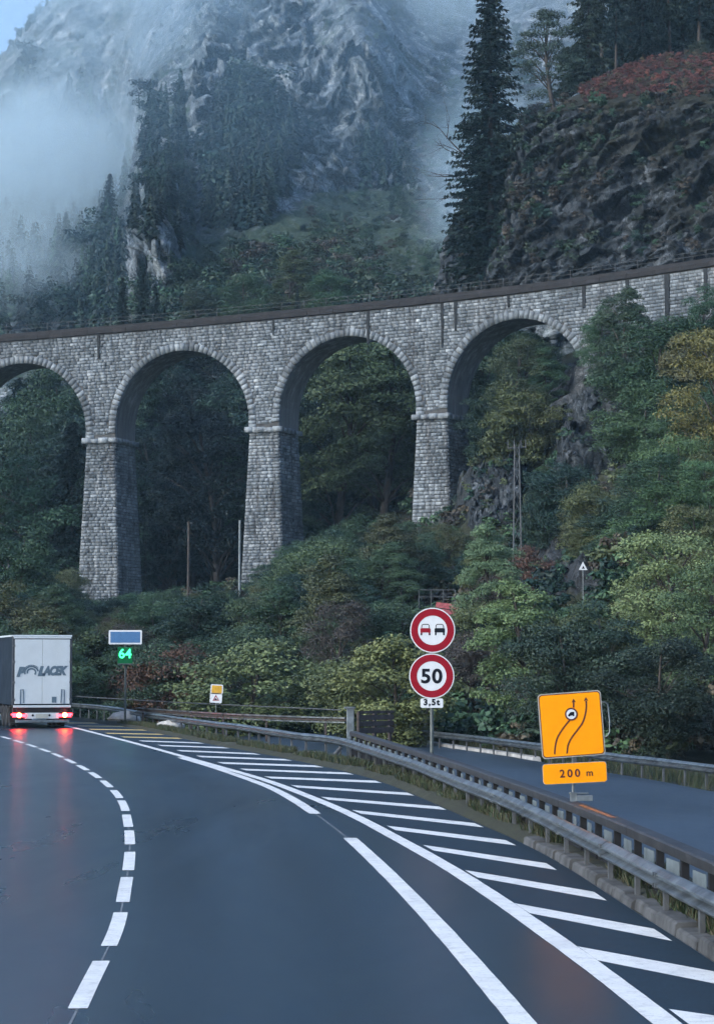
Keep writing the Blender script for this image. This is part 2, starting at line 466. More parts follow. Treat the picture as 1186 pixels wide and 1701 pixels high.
def ribbon(name, path, w, m, z=0.006, parent=road, jit=0.0):
    n = left_normals(path); k = len(path)
    ww = w / 2 * (1 + jit * rng.uniform(-1, 1, (k, 1)))
    a = path + n * ww; b = path - n * ww
    vv = np.vstack([a, b]); vv[:, 2] = z
    ff = [(i, i + k, i + 1 + k, i + 1) for i in range(k - 1)]
    me = mesh_np(name, vv, np.array(ff))
    return link(name, me, m, parent)

# dashed lane line: 3 m dashes
lane = smooth(spline([G(*p) for p in [(60, 1800), (110, 1715), (149, 1636), (194, 1543), (208, 1477), (215.5, 1429), (216, 1391), (212, 1362), (206, 1338), (193.5, 1318), (176, 1301),
    (155.5, 1286), (133.5, 1273), (112, 1262), (88, 1251.5), (64, 1242.5), (38, 1234), (8, 1225), (-40, 1213), (-120, 1198)]], 0.25), 12)
s_all = arclen(lane)
# start of the dash whose near end is seen lowest in the picture
i0 = int(np.argmin(np.abs(lane[:, 1] - G(147, 1676)[1])))
px_starts = [(1676, 1597), (1572, 1516.5), (1499, 1457.5), (1446, 1415.5), (1403, 1380), (1374, 1353.5), (1347.5, 1330)]
dash = []
for a, b in px_starts:
    ya, yb = G(180, a)[1], G(180, b)[1]
    dash.append((np.interp(ya, lane[:, 1], s_all), np.interp(yb, lane[:, 1], s_all)))
s = dash[-1][0]
step = (dash[-1][0] - dash[0][0]) / 6
while s + step + 3 < s_all[-1]:
    s += step; dash.append((s, s + step * 0.72))
dash.insert(0, (dash[0][0] - step, dash[0][1] - step))
for a, b in dash:
    if a > 0: ribbon('lane_dash', at_s(lane, np.linspace(a, b, 8)), 0.165, M['paint'])
ribbon('guide_line', at_s(lane, np.linspace(1, dash[6][1], 60)), 0.022, M['thin'], 0.004)

solid = smooth(spline([G(*p) for p in [(1420, 1960), (1260, 1825), (1092, 1689), (990, 1610), (889, 1537.5), (815, 1486), (738, 1437), (660, 1393.5), (586, 1354.5), (510, 1322),
    (440, 1296), (354, 1271), (253, 1242.5), (177, 1222.5), (101, 1204), (20, 1190), (-100, 1176)]], 0.4), 10)
ribbon('edge_line', solid, 0.235, M['paint'], 0.007, jit=0.03)
_e = np.array([G(*p) for p in [(579, 1392.5), (668, 1466), (731, 1550), (797, 1621), (867, 1701), (930, 1775), (1000, 1860)]])
_c = np.polyfit(_e[:, 1], _e[:, 0], 2); _y = np.linspace(_e[0, 1], _e[-1, 1], 60)
edge1 = np.stack([np.polyval(_c, _y), _y, 0 * _y], 1)
ribbon('edge_dash', edge1, 0.225, M['paint'], 0.006, jit=0.03)
edge2 = smooth(spline([G(*p) for p in [(524, 1352), (490, 1330), (457, 1312), (425, 1299), (360, 1276.5), (300, 1258.5)]], 0.4), 4)
ribbon('edge_dash', edge2, 0.225, M['paint'], 0.0055, jit=0.03)
ribbon('guide_line', spline([G(*p) for p in [(524, 1352), (551, 1372), (578, 1393)]], 0.4), 0.03, M['thin'], 0.004)

_yo = np.argsort(lane[:, 1]); _rv = np.array([q.co[:] for q in road.data.vertices])
add_attr(road.data, 'lat', _rv[:, 0] - np.interp(_rv[:, 1], lane[_yo, 1], lane[_yo, 0]))
# newer, darker asphalt of the hatched strip, right of the edge dashes
_b = np.vstack([spline([G(*p) for p in [(-100, 1176), (20, 1190), (101, 1204), (177, 1222.5), (253, 1242.5), (330, 1267), (400, 1290), (457, 1311), (524, 1352)]], 0.8), edge1])
_b = _b[np.argsort(_b[:, 1])]
_b = solid[np.argsort(solid[:, 1])]
yy = np.arange(-6, 118, 1.0); xb = np.interp(yy, _b[:, 1], _b[:, 0]); xk = np.interp(yy, kerb_line[np.argsort(kerb_line[:, 1]), 1], kerb_line[np.argsort(kerb_line[:, 1]), 0])
vv = [(x, y, 0.0028) for x, y in zip(xb, yy)] + [(x - 0.01, y, 0.0028) for x, y in zip(xk, yy)]; nn_ = len(yy)
link('hatched_strip', mesh_np('hatched_strip', vv, np.array([(i, i + nn_, i + nn_ + 1, i + 1) for i in range(nn_ - 1)])), M['asphalt_dark'], road)

# chevron stripes between the edge line and the kerb
stripes = [((1262, 1790), (1470, 1880)), ((1110, 1677), (1290, 1735)), ((959, 1573), (1222, 1642)), ((854, 1501), (1116, 1564)), ((772, 1446), (1008, 1497)), ((702, 1404), (925, 1446)), ((642, 1372), (857, 1405)),
    ((585, 1346), (804, 1375)), ((533, 1324), (742, 1346)), ((483, 1304.5), (688, 1322)), ((439, 1290), (634, 1301)), ((398, 1277), (588, 1287)), ((360, 1266), (538, 1275)),
    ((326, 1255.5), (486, 1264)), ((293, 1246), (434, 1254)), ((261.5, 1237.5), (382, 1243.5)), ((230, 1230), (340, 1235.5)), ((200, 1223.5), (304, 1227.5)),
    ((174, 1217.5), (273, 1220.8)), ((147, 1211), (250, 1213.8)), ((127, 1205.5), (223, 1207.5)), ((110, 1200.5), (193, 1202))]
L_ = float(np.linalg.norm(G(854, 1501) - G(877, 1517.5)))
for k, (a, b) in enumerate(stripes):
    A, B = G(*a), G(*b)
    i = int(np.argmin(np.linalg.norm(solid - A, axis=1))); tl = solid[max(i - 1, 0)] - solid[min(i + 1, len(solid) - 1)]; tl /= np.linalg.norm(tl)
    j = int(np.argmin(np.linalg.norm(kerb_line - B, axis=1))); tr = kerb_line[max(j - 2, 0)] - kerb_line[min(j + 2, len(kerb_line) - 1)]; tr /= np.linalg.norm(tr)
    Lk = L_ * (1.0 if k < 12 else 1.15)
    q = [A, A + tl * Lk, B, B - tr * Lk]
    q = [(x, y, 0.0062) for x, y, _ in q]
    link('chevron_stripe', mesh_np('chevron_stripe', q, np.array([(0, 1, 2, 3)])), M['paint_yellow'] if k >= 17 else M['paint'], road)

# kerb stones along the near verge
kz = kerb_line.copy(); kn = left_normals(kz); ks = arclen(kz)
kerb_root = struct(empty('kerb', kz[0]))
s = 0.0
while s < ks[-1] - 1.2 and at_s(kz, s)[1] < 37.5:
    e = s + random.uniform(0.75, 1.35)
    pth = at_s(kz, np.linspace(s + 0.008, e - 0.008, 3)); nn = np.stack([np.interp(np.linspace(s, e, 3), ks, kn[:, q]) for q in range(3)], 1)
    dz = random.uniform(-0.035, 0.02); do = random.uniform(-0.05, 0.02)
    prof = [(do, -0.05), (do - 0.02, 0.10 + dz), (do - 0.05, 0.125 + dz), (do - 0.26, 0.13 + dz), (do - 0.27, -0.05)]
    MB().sweep(prof, pth, nn).build('kerb_stone', M['concrete'], kerb_root, kz[0])
    s = e

# ------------------------------------------------------------------ second carriageway, lower, beyond the barriers
far_edge = smooth(spline([(17, 8, -1.0), (16, 28, -1.0)] + [G(px, py, -1.0) for px, py in [(1700, 1410), (1450, 1360), (1186, 1317), (1100, 1300), (1021, 1287), (930, 1273), (849, 1257.5), (760, 1245), (700, 1236), (655, 1230), (600, 1222), (520, 1212), (400, 1201), (250, 1192)]], 0.6), 8)
fn = left_normals(far_edge)
# verge sheet: from the kerb down to the second carriageway
n = len(kerb_line); ss = np.linspace(0, 1, n)
rows = [(-0.0, -0.04), (-0.26, 0.115), (-0.6, 0.10), (-1.0, 0.09), (-1.4, 0.02), (-1.9, -0.45), (-2.6, -0.95), (-4.0, -1.05), (-9.0, -1.06), (-16, -1.10), (-34, -1.3), (-70, -2.2)]
v = []; f = []
for o, z in rows:
    q = kerb_line + kn * o; q[:, 2] = z + 0.03 * vnoise(q * 0.9, 3) * (o < -0.3)
    v += list(q)
for r in range(len(rows) - 1):
    for i in range(0, n - 1): f.append((r * n + i, r * n + i + 1, (r + 1) * n + i + 1, (r + 1) * n + i))
struct(link('verge', mesh_np('verge', v, np.array(f)), M['verge']))
# asphalt of the second carriageway
k = len(far_edge)
near_edge = far_edge - fn * 0 
vv = []
for o in (0.0, 3.0, 6.5, 11.5):
    q = far_edge + fn * o; q[:, 2] = -0.97
    vv += list(q)
ff = [(r * k + i, r * k + i + 1, (r + 1) * k + i + 1, (r + 1) * k + i) for r in range(3) for i in range(k - 1)]
struct(link('slip_road', mesh_np('slip_road', vv, np.array(ff)), M['asphalt_old']))
seg = far_edge[(far_edge[:, 1] > 92) & (far_edge[:, 1] < 125)]
kb = MB().sweep([(0.06, -0.02), (0.05, 0.16), (-0.25, 0.17), (-0.3, -0.02)], seg, left_normals(seg))
struct(kb.build('slip_road_kerb', M['concrete_pale']))
# ------------------------------------------------------------------ guardrails
WPROF = [(0.0, 0.0), (0.03, 0.008), (0.095, 0.055), (0.10, 0.075), (0.012, 0.122), (0.012, 0.148), (0.10, 0.195), (0.095, 0.215), (0.03, 0.262), (0.0, 0.27)]
WPROF = WPROF + [(o - 0.012, z) for o, z in WPROF[::-1]]
def w_rail(name, top, ztop, label, group, m_beam, s0, s1, post=2.0, sect=4.0, zbase=0.08, scale=1.0, face=1):
    """W-beam on posts; top = path of the beam's upper edge; the beam bulges to the left of the path."""
    a = arclen(top); s1 = min(s1, a[-1] - 0.1)
    org = at_s(top, s0); org = np.array((org[0], org[1], zbase))
    root = tag(empty(name, org), label, 'guardrail', group)
    prof = [(o * scale * face, z * scale) for o, z in WPROF]
    nn_all = left_normals(top)
    s = s0
    while s < s1 - 0.3:
        e = min(s + sect, s1)
        q = np.linspace(s, e + (0.12 if e < s1 else 0), 6)
        pth = at_s(top, q); pth[:, 2] = ztop - 0.27 * scale + (0.004 if int(round(s / sect)) % 2 else 0)
        pth[:, 2] += 0.012 * math.sin(s * 1.7)
        nn = np.stack([np.interp(q, a, nn_all[:, j]) for j in range(3)], 1)
        b = MB().sweep(prof, pth, nn).build('beam', m_beam, root, org)
        # lap joint bolts
        if s > s0 and pth[0][1] < 42:
            for z in (0.07, 0.2):
                for k_ in (0.0, 0.15):
                    c = pth[1] * k_ + pth[0] * (1 - k_) + nn[0] * 0.085 * face
                    MB().box((c[0], c[1], c[2] + z * scale), (0.045, 0.045, 0.045)).build('bolt', M['galv'], b, org)
        s = e
    s = s0 + 0.4
    while s < s1:
        p = at_s(top, s); nn = np.array([np.interp(s, a, nn_all[:, j]) for j in range(3)])
        ang = math.atan2(nn[1], nn[0]) - math.pi / 2
        c = p - nn * 0.10 * face
        h = ztop - 0.05 - zbase + 0.25
        MB().box((c[0], c[1], zbase - 0.25 + h / 2), (0.10, 0.055, h), (0, 0, ang)).build('post', M['galv_dull'], root, org)
        s += post * random.uniform(0.97, 1.03)
    return root

front_top = smooth(spline([G(px, py, 0.6) for px, py in [(1420, 1600), (1300, 1541), (1186, 1485), (1117, 1453), (1054, 1421), (996.5, 1393), (948, 1369.5), (900, 1346), (829, 1315),
    (760, 1290), (700, 1266), (650, 1250), (610, 1238), (575, 1227.5), (540, 1221.5), (500, 1218), (450, 1211), (405, 1204), (370, 1200), (320, 1193.5), (280, 1188), (245, 1183), (215, 1178), (192, 1174.5), (160, 1171), (120, 1168), (60, 1163), (-60, 1156)]], 0.4), 6)
w_rail('guardrail', front_top, 0.6, 'galvanised W-beam guardrail bordering the white chevron stripes of the road', None, M['galv'], 0.0, 150.0, zbase=0.08, scale=0.9)
# kicked-out end piece of the lower strip by the terminal
q = G(563, 1243, 0.35)
MB().tube([(q[0] + 0.05, q[1], 0.36), (q[0] - 0.28, q[1] - 0.3, 0.0)], 0.06, 8).build('bent_post', M['galv_dull'], bpy.data.objects['guardrail'], np.array(bpy.data.objects['guardrail'].location))

far_top = smooth(spline([G(px, py, -0.25) for px, py in [(1600, 1325), (1400, 1298), (1186, 1271), (1100, 1260.5), (1006, 1249.5), (900, 1234.5), (788, 1221.6), (700, 1213), (637, 1207), (590, 1203)]], 0.5), 5)
w_rail('guardrail', far_top, -0.25, 'pale W-beam guardrail on the far side of the slip road below the bushes', None, M['galv'], 0.0, 200.0, zbase=-1.0, scale=1.05)

# taller barrier: heavy brown box beam on posts with galvanised plates
back_top = smooth(spline([G(px, py, 0.76) for px, py in [(1480, 1548), (1330, 1488), (1186, 1428), (1100, 1392), (1020, 1359), (950, 1332), (880, 1307), (829, 1290), (770, 1270), (712, 1252), (650, 1233.5), (600, 1218.5), (583, 1214)]], 0.4), 6)
ba = arclen(back_top); bn = left_normals(back_top)
org = np.array((back_top[0][0], back_top[0][1], 0.05))
br = tag(empty('barrier', org), 'brown box-beam barrier with pale steel plates between the two roads', 'barrier')
s = 0.0
while s < ba[-1] - 0.5:
    e = min(s + 6.0, ba[-1]); qs = np.linspace(s + 0.01, e - 0.01, 8)
    pth = at_s(back_top, qs); nn = np.stack([np.interp(qs, ba, bn[:, j]) for j in range(3)], 1)
    MB().sweep([(0.09, -0.13), (0.10, -0.02), (0.08, 0.0), (-0.10, 0.0), (-0.12, -0.02), (-0.11, -0.13)], pth, nn).build('top_beam', M['rail_brown'], br, org)
    MB().sweep([(0.02, -0.72), (0.02, -0.46), (-0.03, -0.46), (-0.03, -0.72)], pth, nn).build('lower_panel', M['black'], br, org)
    s = e
s = 0.5; kk = 0
while s < ba[-1] - 0.3:
    p = at_s(back_top, s); nn = np.array([np.interp(s, ba, bn[:, j]) for j in range(3)]); ang = math.atan2(nn[1], nn[0]) - math.pi / 2
    MB().box((p[0], p[1], 0.25), (0.09, 0.09, 0.76), (0, 0, ang)).build('post', M['black'], br, org)
    w = 0.62 if p[1] < 33 else 0.42
    p2 = at_s(back_top, min(s + 0.42, ba[-1])) + nn * 0.06
    MB().box((p2[0], p2[1], 0.46), (w, 0.012, 0.24), (0, 0, ang + random.uniform(-0.06, 0.06))).build('plate', M['plate'], br, org)
    s += 1.35 if p[1] > 33 else 1.6
# thin orange strip along the beam top
op = at_s(back_top, np.linspace(*[float(ba[int(np.argmin(np.abs(back_top[:, 1] - G(px, py, 0.76)[1])))]) for px, py in ((1015, 1357), (965, 1338))], 6))
M['orange'] = plain('dull_orange', (0.30, 0.10, 0.03), 0.6, 0, 0.6, 9)
on = left_normals(op); op = op + on * 0.0
MB().sweep([(0.03, 0.001), (0.03, 0.006), (-0.03, 0.006), (-0.03, 0.001)], op, on).build('orange_strip', M['orange'], br, org)

# pale terminal post where the barrier begins, and the parapet rail that runs on from it
tp = G(582, 1214, 0.70)
tr_ = tag(empty('barrier_terminal', (tp[0], tp[1], -0.3)), 'pale upright steel terminal post where parapet and brown barrier meet', 'post')
MB().box((0, 0, 0.85), (0.24, 0.3, 1.7)).build('shaft', M['galv'], tr_, None, 0.015)
MB().box((-0.02, 0, 1.73), (0.36, 0.34, 0.06)).build('cap', M['galv'], tr_, None, 0.01)
par = smooth(spline([G(px, py, 0.8) for px, py in [(574, 1191.5), (520, 1190.5), (450, 1188), (380, 1185), (320, 1181.5), (270, 1178), (228, 1175)]], 0.5), 8)
org = np.array((par[0][0], par[0][1], -0.2)); pa = arclen(par); pn = left_normals(par)
pr = tag(empty('parapet_rail', org), 'dark two-bar parapet rail behind the guardrail, left of the pale terminal post', 'railing')
for o, z, h, w, m_, nm in ((0, 0, 0.05, 0.07, 'galv', 'upper_bar'), (0, -0.17, 0.05, 0.07, 'galv', 'lower_bar'), (-0.03, -0.145, 0.15, 0.02, 'dark_wood', 'web')):
    MB().sweep([(o + w, z - (h if nm != 'web' else 0)), (o + w, z + (h if nm == 'web' else 0)), (o - w, z + (h if nm == 'web' else 0)), (o - w, z - (h if nm != 'web' else 0))], par, pn).build(nm, M[m_], pr, org)
top2 = smooth(spline([G(px, py, 0.95) for px, py in [(566, 1179.5), (470, 1175), (400, 1172), (330, 1168.5), (260, 1165), (190, 1160.5), (120, 1156.5), (60, 1152)]], 0.5), 6)
MB().tube(top2[::4], 0.025, 6).build('handrail', M['galv_dull'], pr, org)
s = 1.0
while s < pa[-1]:
    p = at_s(par, s); MB().box((p[0], p[1], 0.25), (0.09, 0.09, 1.0)).build('post', M['dark_wood'], pr, org); s += 4.0
# brown boards right of the terminal
bp0 = G(592, 1199, 1.05); bp1 = G(652, 1199, 1.05)
bp0 = np.array((tp[0] + 0.25, tp[1] + 0.6, 0)); bp1 = np.array((bp0[0] + 1.15, bp0[1] + 1.2, 0))
br2 = tag(empty('board_fence', (bp0[0], bp0[1], 0.0)), 'short dark brown board fence right of the pale terminal post', 'fence')
dv = bp1 - bp0; ang = math.atan2(dv[1], dv[0]); br2.rotation_euler = (0, 0, ang); Ln = float(np.linalg.norm(dv[:2]))
for z, h in ((1.27, 0.09), (1.10, 0.16), (0.90, 0.16), (0.68, 0.18)):
    MB().box((Ln / 2, 0, z), (Ln, 0.05, h)).build('board', M['dark_wood'], br2, None, 0.008)
for x in (0.1, Ln * 0.5, Ln - 0.1):
    MB().box((x, 0.07, 0.62), (0.1, 0.1, 1.3)).build('post', M['dark_wood'], br2)
# thin wire fence running on to the right behind it
wf0 = G(648, 1190, 1.1); 
# ------------------------------------------------------------------ stone railway viaduct
_sk = [-60, -40, 0, 19, 38, 57, 90, 130]; _th = [-15, -17, -18.8, -21.5, -26.5, -35.5, -43, -47]
ds = 0.25
S_ = np.arange(-60, 121, ds)
th = np.radians(np.interp(S_, _sk, _th))
cx = np.cumsum(np.cos(th)) * ds; cy = np.cumsum(np.sin(th)) * ds
i0 = int(round(60 / ds)); p1 = P(168, 720, 252.0)
cx = cx - cx[i0] + p1[0]; cy = cy - cy[i0] + p1[1]
def vc(s):  return np.array((np.interp(s, S_, cx), np.interp(s, S_, cy)))
def vth(s): return float(np.interp(s, S_, th))
def vt(s):  a = vth(s); return np.array((math.cos(a), math.sin(a)))
def vn(s):  a = vth(s); return np.array((math.sin(a), -math.cos(a)))      # towards the camera
def zd(s):  return 39.15 + 0.0295 * s
def vp(s, o, z):                                                     # o = metres out of the front face
    c = vc(s) + vn(s) * o; return (c[0], c[1], z)
SPAN, PW, DEP = 19.0, 3.4, 5.2
RAD = (SPAN - PW) / 2
STILT = 0.9
def zcap(s): return zd(s) - 12.3
piers = [-19.0, 0.0, 19.0, 38.0, 57.0]
S0, S1 = -24.0, 100.0
via = tag(empty('viaduct', vp(19, -2.5, 8)), 'long curved grey stone railway viaduct with round arches and tall piers', 'viaduct')
VO = np.array(via.location)
def intr(s):                                                         # height of the arch underside at s
    if s > piers[-1] - PW / 2 or s < piers[0] - SPAN: return None
    k = math.floor((s - piers[0]) / SPAN); a = piers[0] + k * SPAN; m = a + SPAN / 2; x = s - m
    if abs(x) >= RAD: return None
    return zcap(m) + 0.25 + STILT + math.sqrt(RAD * RAD - x * x)
WALLTOP = 0.95
# cores: one wall, one arch barrel per span
cols = []
for k in range(len(piers)):
    a = piers[k]
    cols += [a - PW / 2, a - PW / 2 + 1e-3, a, a + PW / 2 - 1e-3, a + PW / 2]
    if k < len(piers) - 1:
        m = a + SPAN / 2
        cols += [m - RAD * math.cos(w) for w in np.linspace(0.02, math.pi - 0.02, 40)]
cols += list(np.arange(piers[-1] + PW / 2 + 1, S1, 2.0)) + [S0, S0 + 2]
cols = sorted(set(round(c, 4) for c in cols if c >= S0))
def zbot(s):
    z = intr(s)
    if z is not None: return z
    if s > piers[-1] - PW / 2: return zd(s) - 14.0
    return zcap(s) + 0.02
core = MB()
for a, b in zip(cols[:-1], cols[1:]):
    za, zb = zbot(a), zbot(b)
    if abs(za - zb) > 6: continue
    for o in (0.0, -DEP):
        core.add([vp(a, o, za), vp(b, o, zb), vp(b, o, zd(b) - WALLTOP), vp(a, o, zd(a) - WALLTOP)], [(0, 1, 2, 3)])
    core.add([vp(a, 0, zd(a) - WALLTOP), vp(b, 0, zd(b) - WALLTOP), vp(b, -DEP, zd(b) - WALLTOP), vp(a, -DEP, zd(a) - WALLTOP)], [(0, 1, 2, 3)])
wall = core.build('spandrel_wall', M['mortar'], via, VO)

def stone_block(quad, nrm, prot, inset):
    """quad: 4 corners on the wall; a hewn block standing PROT metres out of it"""
    c = sum(np.array(q) for q in quad) / 4
    base = [np.array(q) - np.array(nrm) * 0.03 for q in quad]
    fr = [np.array(q) + (c - np.array(q)) / np.linalg.norm(c - np.array(q)) * inset + np.array(nrm) * prot * random.uniform(0.75, 1.2) for q in quad]
    return base + fr, [(4, 5, 6, 7), (0, 1, 5, 4), (1, 2, 6, 5), (2, 3, 7, 6), (3, 0, 4, 7)]
class Stones:
    def __init__(s): s.v = []; s.f = []; s.c = []
    def add(s, vf, col):
        b = len(s.v); s.v += [tuple(q) for q in vf[0]]; s.f += [[i + b for i in q] for q in vf[1]]; s.c += [col] * len(vf[0])
    def build(s, name, parent, stuff=True):
        me = mesh_np(name, np.array(s.v) - VO, np.array(s.f)); add_attr(me, 'Col', np.stack([s.c] * 3, 1))
        o = link(name, me, M['stone'], parent)
        if stuff: o["kind"] = "stuff"
        return o
def stone_tone(p):
    n = vnoise(np.array([[p[0] * 0.35, p[1] * 0.35, p[2] * 0.35]]), 5)[0]
    return float(np.clip(0.42 + 0.25 * n + random.gauss(0, 0.15), 0, 1))
# spandrel masonry: courses of blocks
ROUT = RAD + 0.78
def ring_cut(s, z):                    # inside the ring of an arch?
    if s > piers[-1] - PW / 2 + 0.5: return False
    k = math.floor((s - piers[0]) / SPAN); m = piers[0] + k * SPAN + SPAN / 2; x = s - m
    zs = zcap(m) + 0.25 + STILT
    if z >= zs: return x * x + (z - zs) ** 2 < ROUT * ROUT
    return abs(x) < RAD + 0.75
blocks = []
CH = 0.34
for row in range(48):
    for side in (0,):
        s = S0 + random.uniform(0, 0.6)
        while s < S1:
            w = random.uniform(0.35, 0.9); e = s + w
            top = zd(s) - WALLTOP - row * CH; h = CH * random.uniform(0.88, 0.95)
            zm = top - CH / 2
            lo = zcap(s) + 0.45 if s < piers[-1] else zd(s) - 13
            if zm > lo:
                a, b = s, e - random.uniform(0.02, 0.05)
                ca, cb = ring_cut(a, zm), ring_cut(b, zm)
                if not (ca and cb):
                    if ca or cb:
                        for _ in range(8):
                            m_ = (a + b) / 2 if False else None
                            if ca: a += w / 9; ca = ring_cut(a, zm)
                            elif cb: b -= w / 9; cb = ring_cut(b, zm)
                    if b - a > 0.16:
                        n_ = vn((a + b) / 2)
                        quad = [vp(a, 0, top - h), vp(b, 0, top - h), vp(b, 0, top), vp(a, 0, top)]
                        vf = stone_block(quad, (n_[0], n_[1], 0), random.uniform(0.03, 0.10), random.uniform(0.015, 0.035))
                        blocks.append(((a + b) / 2, zm, b - a, vf))
            s = e
near = sorted([i for i, q in enumerate(blocks) if 36 < q[0] < 78 and q[1] > zd(q[0]) - 6], key=lambda i: -blocks[i][2])[:300]
near = set(near)
mass = Stones()
for i, (sm, zm, w, vf) in enumerate(blocks):
    tone = stone_tone(vf[0][0])
    if i in near:
        one = Stones(); one.add(vf, tone); o = one.build('stone', wall, False)
    else: mass.add(vf, tone)
mass.build('masonry', wall)
# arches: barrel + ring of voussoirs
for k in range(len(piers) - 1):
    a = piers[k]; m = a + SPAN / 2; zs = zcap(m) + 0.25 + STILT
    bar = MB(); A = np.linspace(0, math.pi, 33)
    pts = [(m - RAD, zcap(a) + 0.02)] + [(m - RAD * math.cos(w), zs + RAD * math.sin(w)) for w in A] + [(m + RAD, zcap(a + SPAN) + 0.02)]
    for q in range(len(pts) - 1):
        (sa, za), (sb, zb) = pts[q], pts[q + 1]
        bar.add([vp(sa, 0.0, za), vp(sb, 0.0, zb), vp(sb, -DEP, zb), vp(sa, -DEP, za)], [(0, 1, 2, 3)])
    arch = bar.build('arch', M['soffit'], via, VO)
    nv = 45
    for q in range(nv):
        w0, w1 = math.pi * q / nv + 0.004, math.pi * (q + 1) / nv - 0.004
        t_ = random.uniform(0.62, 0.85) if q % 2 else random.uniform(0.7, 0.98)
        pr_ = random.uniform(0.05, 0.10)
        c_ = []
        for o in (-0.35, pr_):
            for (w, r_) in ((w0, RAD - 0.03), (w1, RAD - 0.03), (w1, RAD + t_), (w0, RAD + t_)):
                c_.append(vp(m - r_ * math.cos(w), o, zs + r_ * math.sin(w)))
        st_ = Stones(); st_.add((c_, [(0, 1, 2, 3), (7, 6, 5, 4), (0, 4, 5, 1), (1, 5, 6, 2), (2, 6, 7, 3), (3, 7, 4, 0)]), min(1, stone_tone(c_[0]) + 0.06))
        st_.build('voussoir', arch, False)
    for sgn in (-1, 1):
        z = zcap(m) + 0.35
        while z < zs - 0.1:
            h = min(0.42, zs - z); t_ = random.uniform(0.7, 0.9); sa = m + sgn * (RAD - 0.03); sb = m + sgn * (RAD + t_); c_ = []
            for o in (-0.35, random.uniform(0.10, 0.16)):
                c_ += [vp(sa, o, z), vp(sb, o, z), vp(sb, o, z + h - 0.03), vp(sa, o, z + h - 0.03)]
            st_ = Stones(); st_.add((c_, [(0, 1, 2, 3), (7, 6, 5, 4), (0, 4, 5, 1), (1, 5, 6, 2), (2, 6, 7, 3), (3, 7, 4, 0)]), 0.6)
            st_.build('voussoir', arch, False); z += h
# piers
for k, a in enumerate(piers):
    zt = zcap(a) - 0.35; H = 22.0; tx = np.append(vt(a), 0); nx = np.append(vn(a), 0)
    c0 = np.append(vc(a) - vn(a) * DEP / 2, 0)
    def corner(sx, sy, dz):                       # sx along the track, sy towards the front
        return c0 + tx * sx * (PW / 2 - 0.06 + dz * 0.045) + nx * sy * (DEP / 2 + dz * 0.03) + np.array((0, 0, zt - dz))
    mb = MB(); vv = [corner(sx, sy, dz) for dz in (0, H) for sx, sy in ((-1, 1), (1, 1), (1, -1), (-1, -1))]
    mb.add(vv, [(0, 1, 5, 4), (1, 2, 6, 5), (2, 3, 7, 6), (3, 0, 4, 7), (3, 2, 1, 0)])
    pier = mb.build('pier', M['mortar'], via, VO)
    st_ = Stones()
    for (c1, c2, nrm) in (((-1, 1), (1, 1), nx), ((1, 1), (1, -1), tx)):
        dz = 0.05; row = 0
        while dz < H - 0.5:
            h = random.uniform(0.29, 0.40)
            L = np.linalg.norm(corner(*c2, dz) - corner(*c1, dz)); u = 0.0
            while u < L - 0.05:
                w = random.uniform(0.35, 0.85)
                if L - u - w < 0.3: w = L - u
                qd = []
                for (uu, dd) in ((u + 0.015, dz + h - 0.02), (u + w - 0.015, dz + h - 0.02), (u + w - 0.015, dz + 0.02), (u + 0.015, dz + 0.02)):
                    A_, B_ = corner(*c1, dd), corner(*c2, dd); qd.append(A_ + (B_ - A_) * (uu / L))
                dark = 0.0 if nrm is nx else -0.16
                st_.add(stone_block(qd, nrm, random.uniform(0.03, 0.12), random.uniform(0.015, 0.04)), float(np.clip(stone_tone(qd[0]) - 0.03 + dark * 0.0, 0, 1)))
                u += w
            dz += h; row += 1
    st_.build('masonry', pier)
    # projecting capital of rough slabs
    cap = Stones()
    for (c1, c2, nrm) in (((-1, 1), (1, 1), nx), ((1, 1), (1, -1), tx), ((-1, -1), (-1, 1), -tx)):
        A_, B_ = corner(*c1, 0), corner(*c2, 0); L = np.linalg.norm(B_ - A_); dr = (B_ - A_) / L; u = -0.42
        while u < L + 0.3:
            w = random.uniform(0.7, 1.3); w = min(w, L + 0.42 - u); z0_, z1_ = random.uniform(-0.10, -0.04), random.uniform(0.36, 0.5); o = random.uniform(0.34, 0.48)
            c_ = []
            for oo in (-0.5, o):
                c_ += [A_ + dr * u + nrm * oo + np.array((0, 0, z0_)), A_ + dr * (u + w - 0.03) + nrm * oo + np.array((0, 0, z0_)), A_ + dr * (u + w - 0.03) + nrm * oo + np.array((0, 0, z1_)), A_ + dr * u + nrm * oo + np.array((0, 0, z1_))]
            cap.add((c_, [(0, 1, 2, 3), (7, 6, 5, 4), (0, 4, 5, 1), (1, 5, 6, 2), (2, 6, 7, 3), (3, 7, 4, 0)]), random.uniform(0.4, 0.8))
            u += w
    cap.build('capital', pier, False)
# coping slabs and deck
qs = np.arange(S0, S1, 1.0)
pth = np.array([vp(s, 0, zd(s)) for s in qs]); nn = np.array([np.append(vn(s), 0) for s in qs])
deck = MB().sweep([(0.1, -1.0), (0.1, -0.30), (-DEP, -0.30), (-DEP, -1.0)], pth, nn).build('deck', M['mortar'], via, VO)
s = S0
while s < S1 - 1.6:
    w = 1.5; q2 = np.array([s + 0.012, s + w / 2, s + w - 0.012]); pp = np.array([vp(x, 0, zd(x)) for x in q2]); n2 = np.array([np.append(vn(x), 0) for x in q2])
    o = random.uniform(-0.02, 0.03); z = random.uniform(-0.02, 0.02)
    MB().sweep([(0.02, -0.97 + z), (0.30 + o, -0.85 + z), (0.34 + o, -0.42 + z), (0.30 + o, -0.38 + z), (0.02, -0.38 + z)], pp, n2).build('coping_slab', M['coping'], deck, VO)
    s += w
MB().sweep([(0.16, -0.37), (0.16, -0.05), (-0.05, -0.05), (-0.05, -0.37)], pth, nn).build('parapet_kerb', M['coping'], deck, VO)
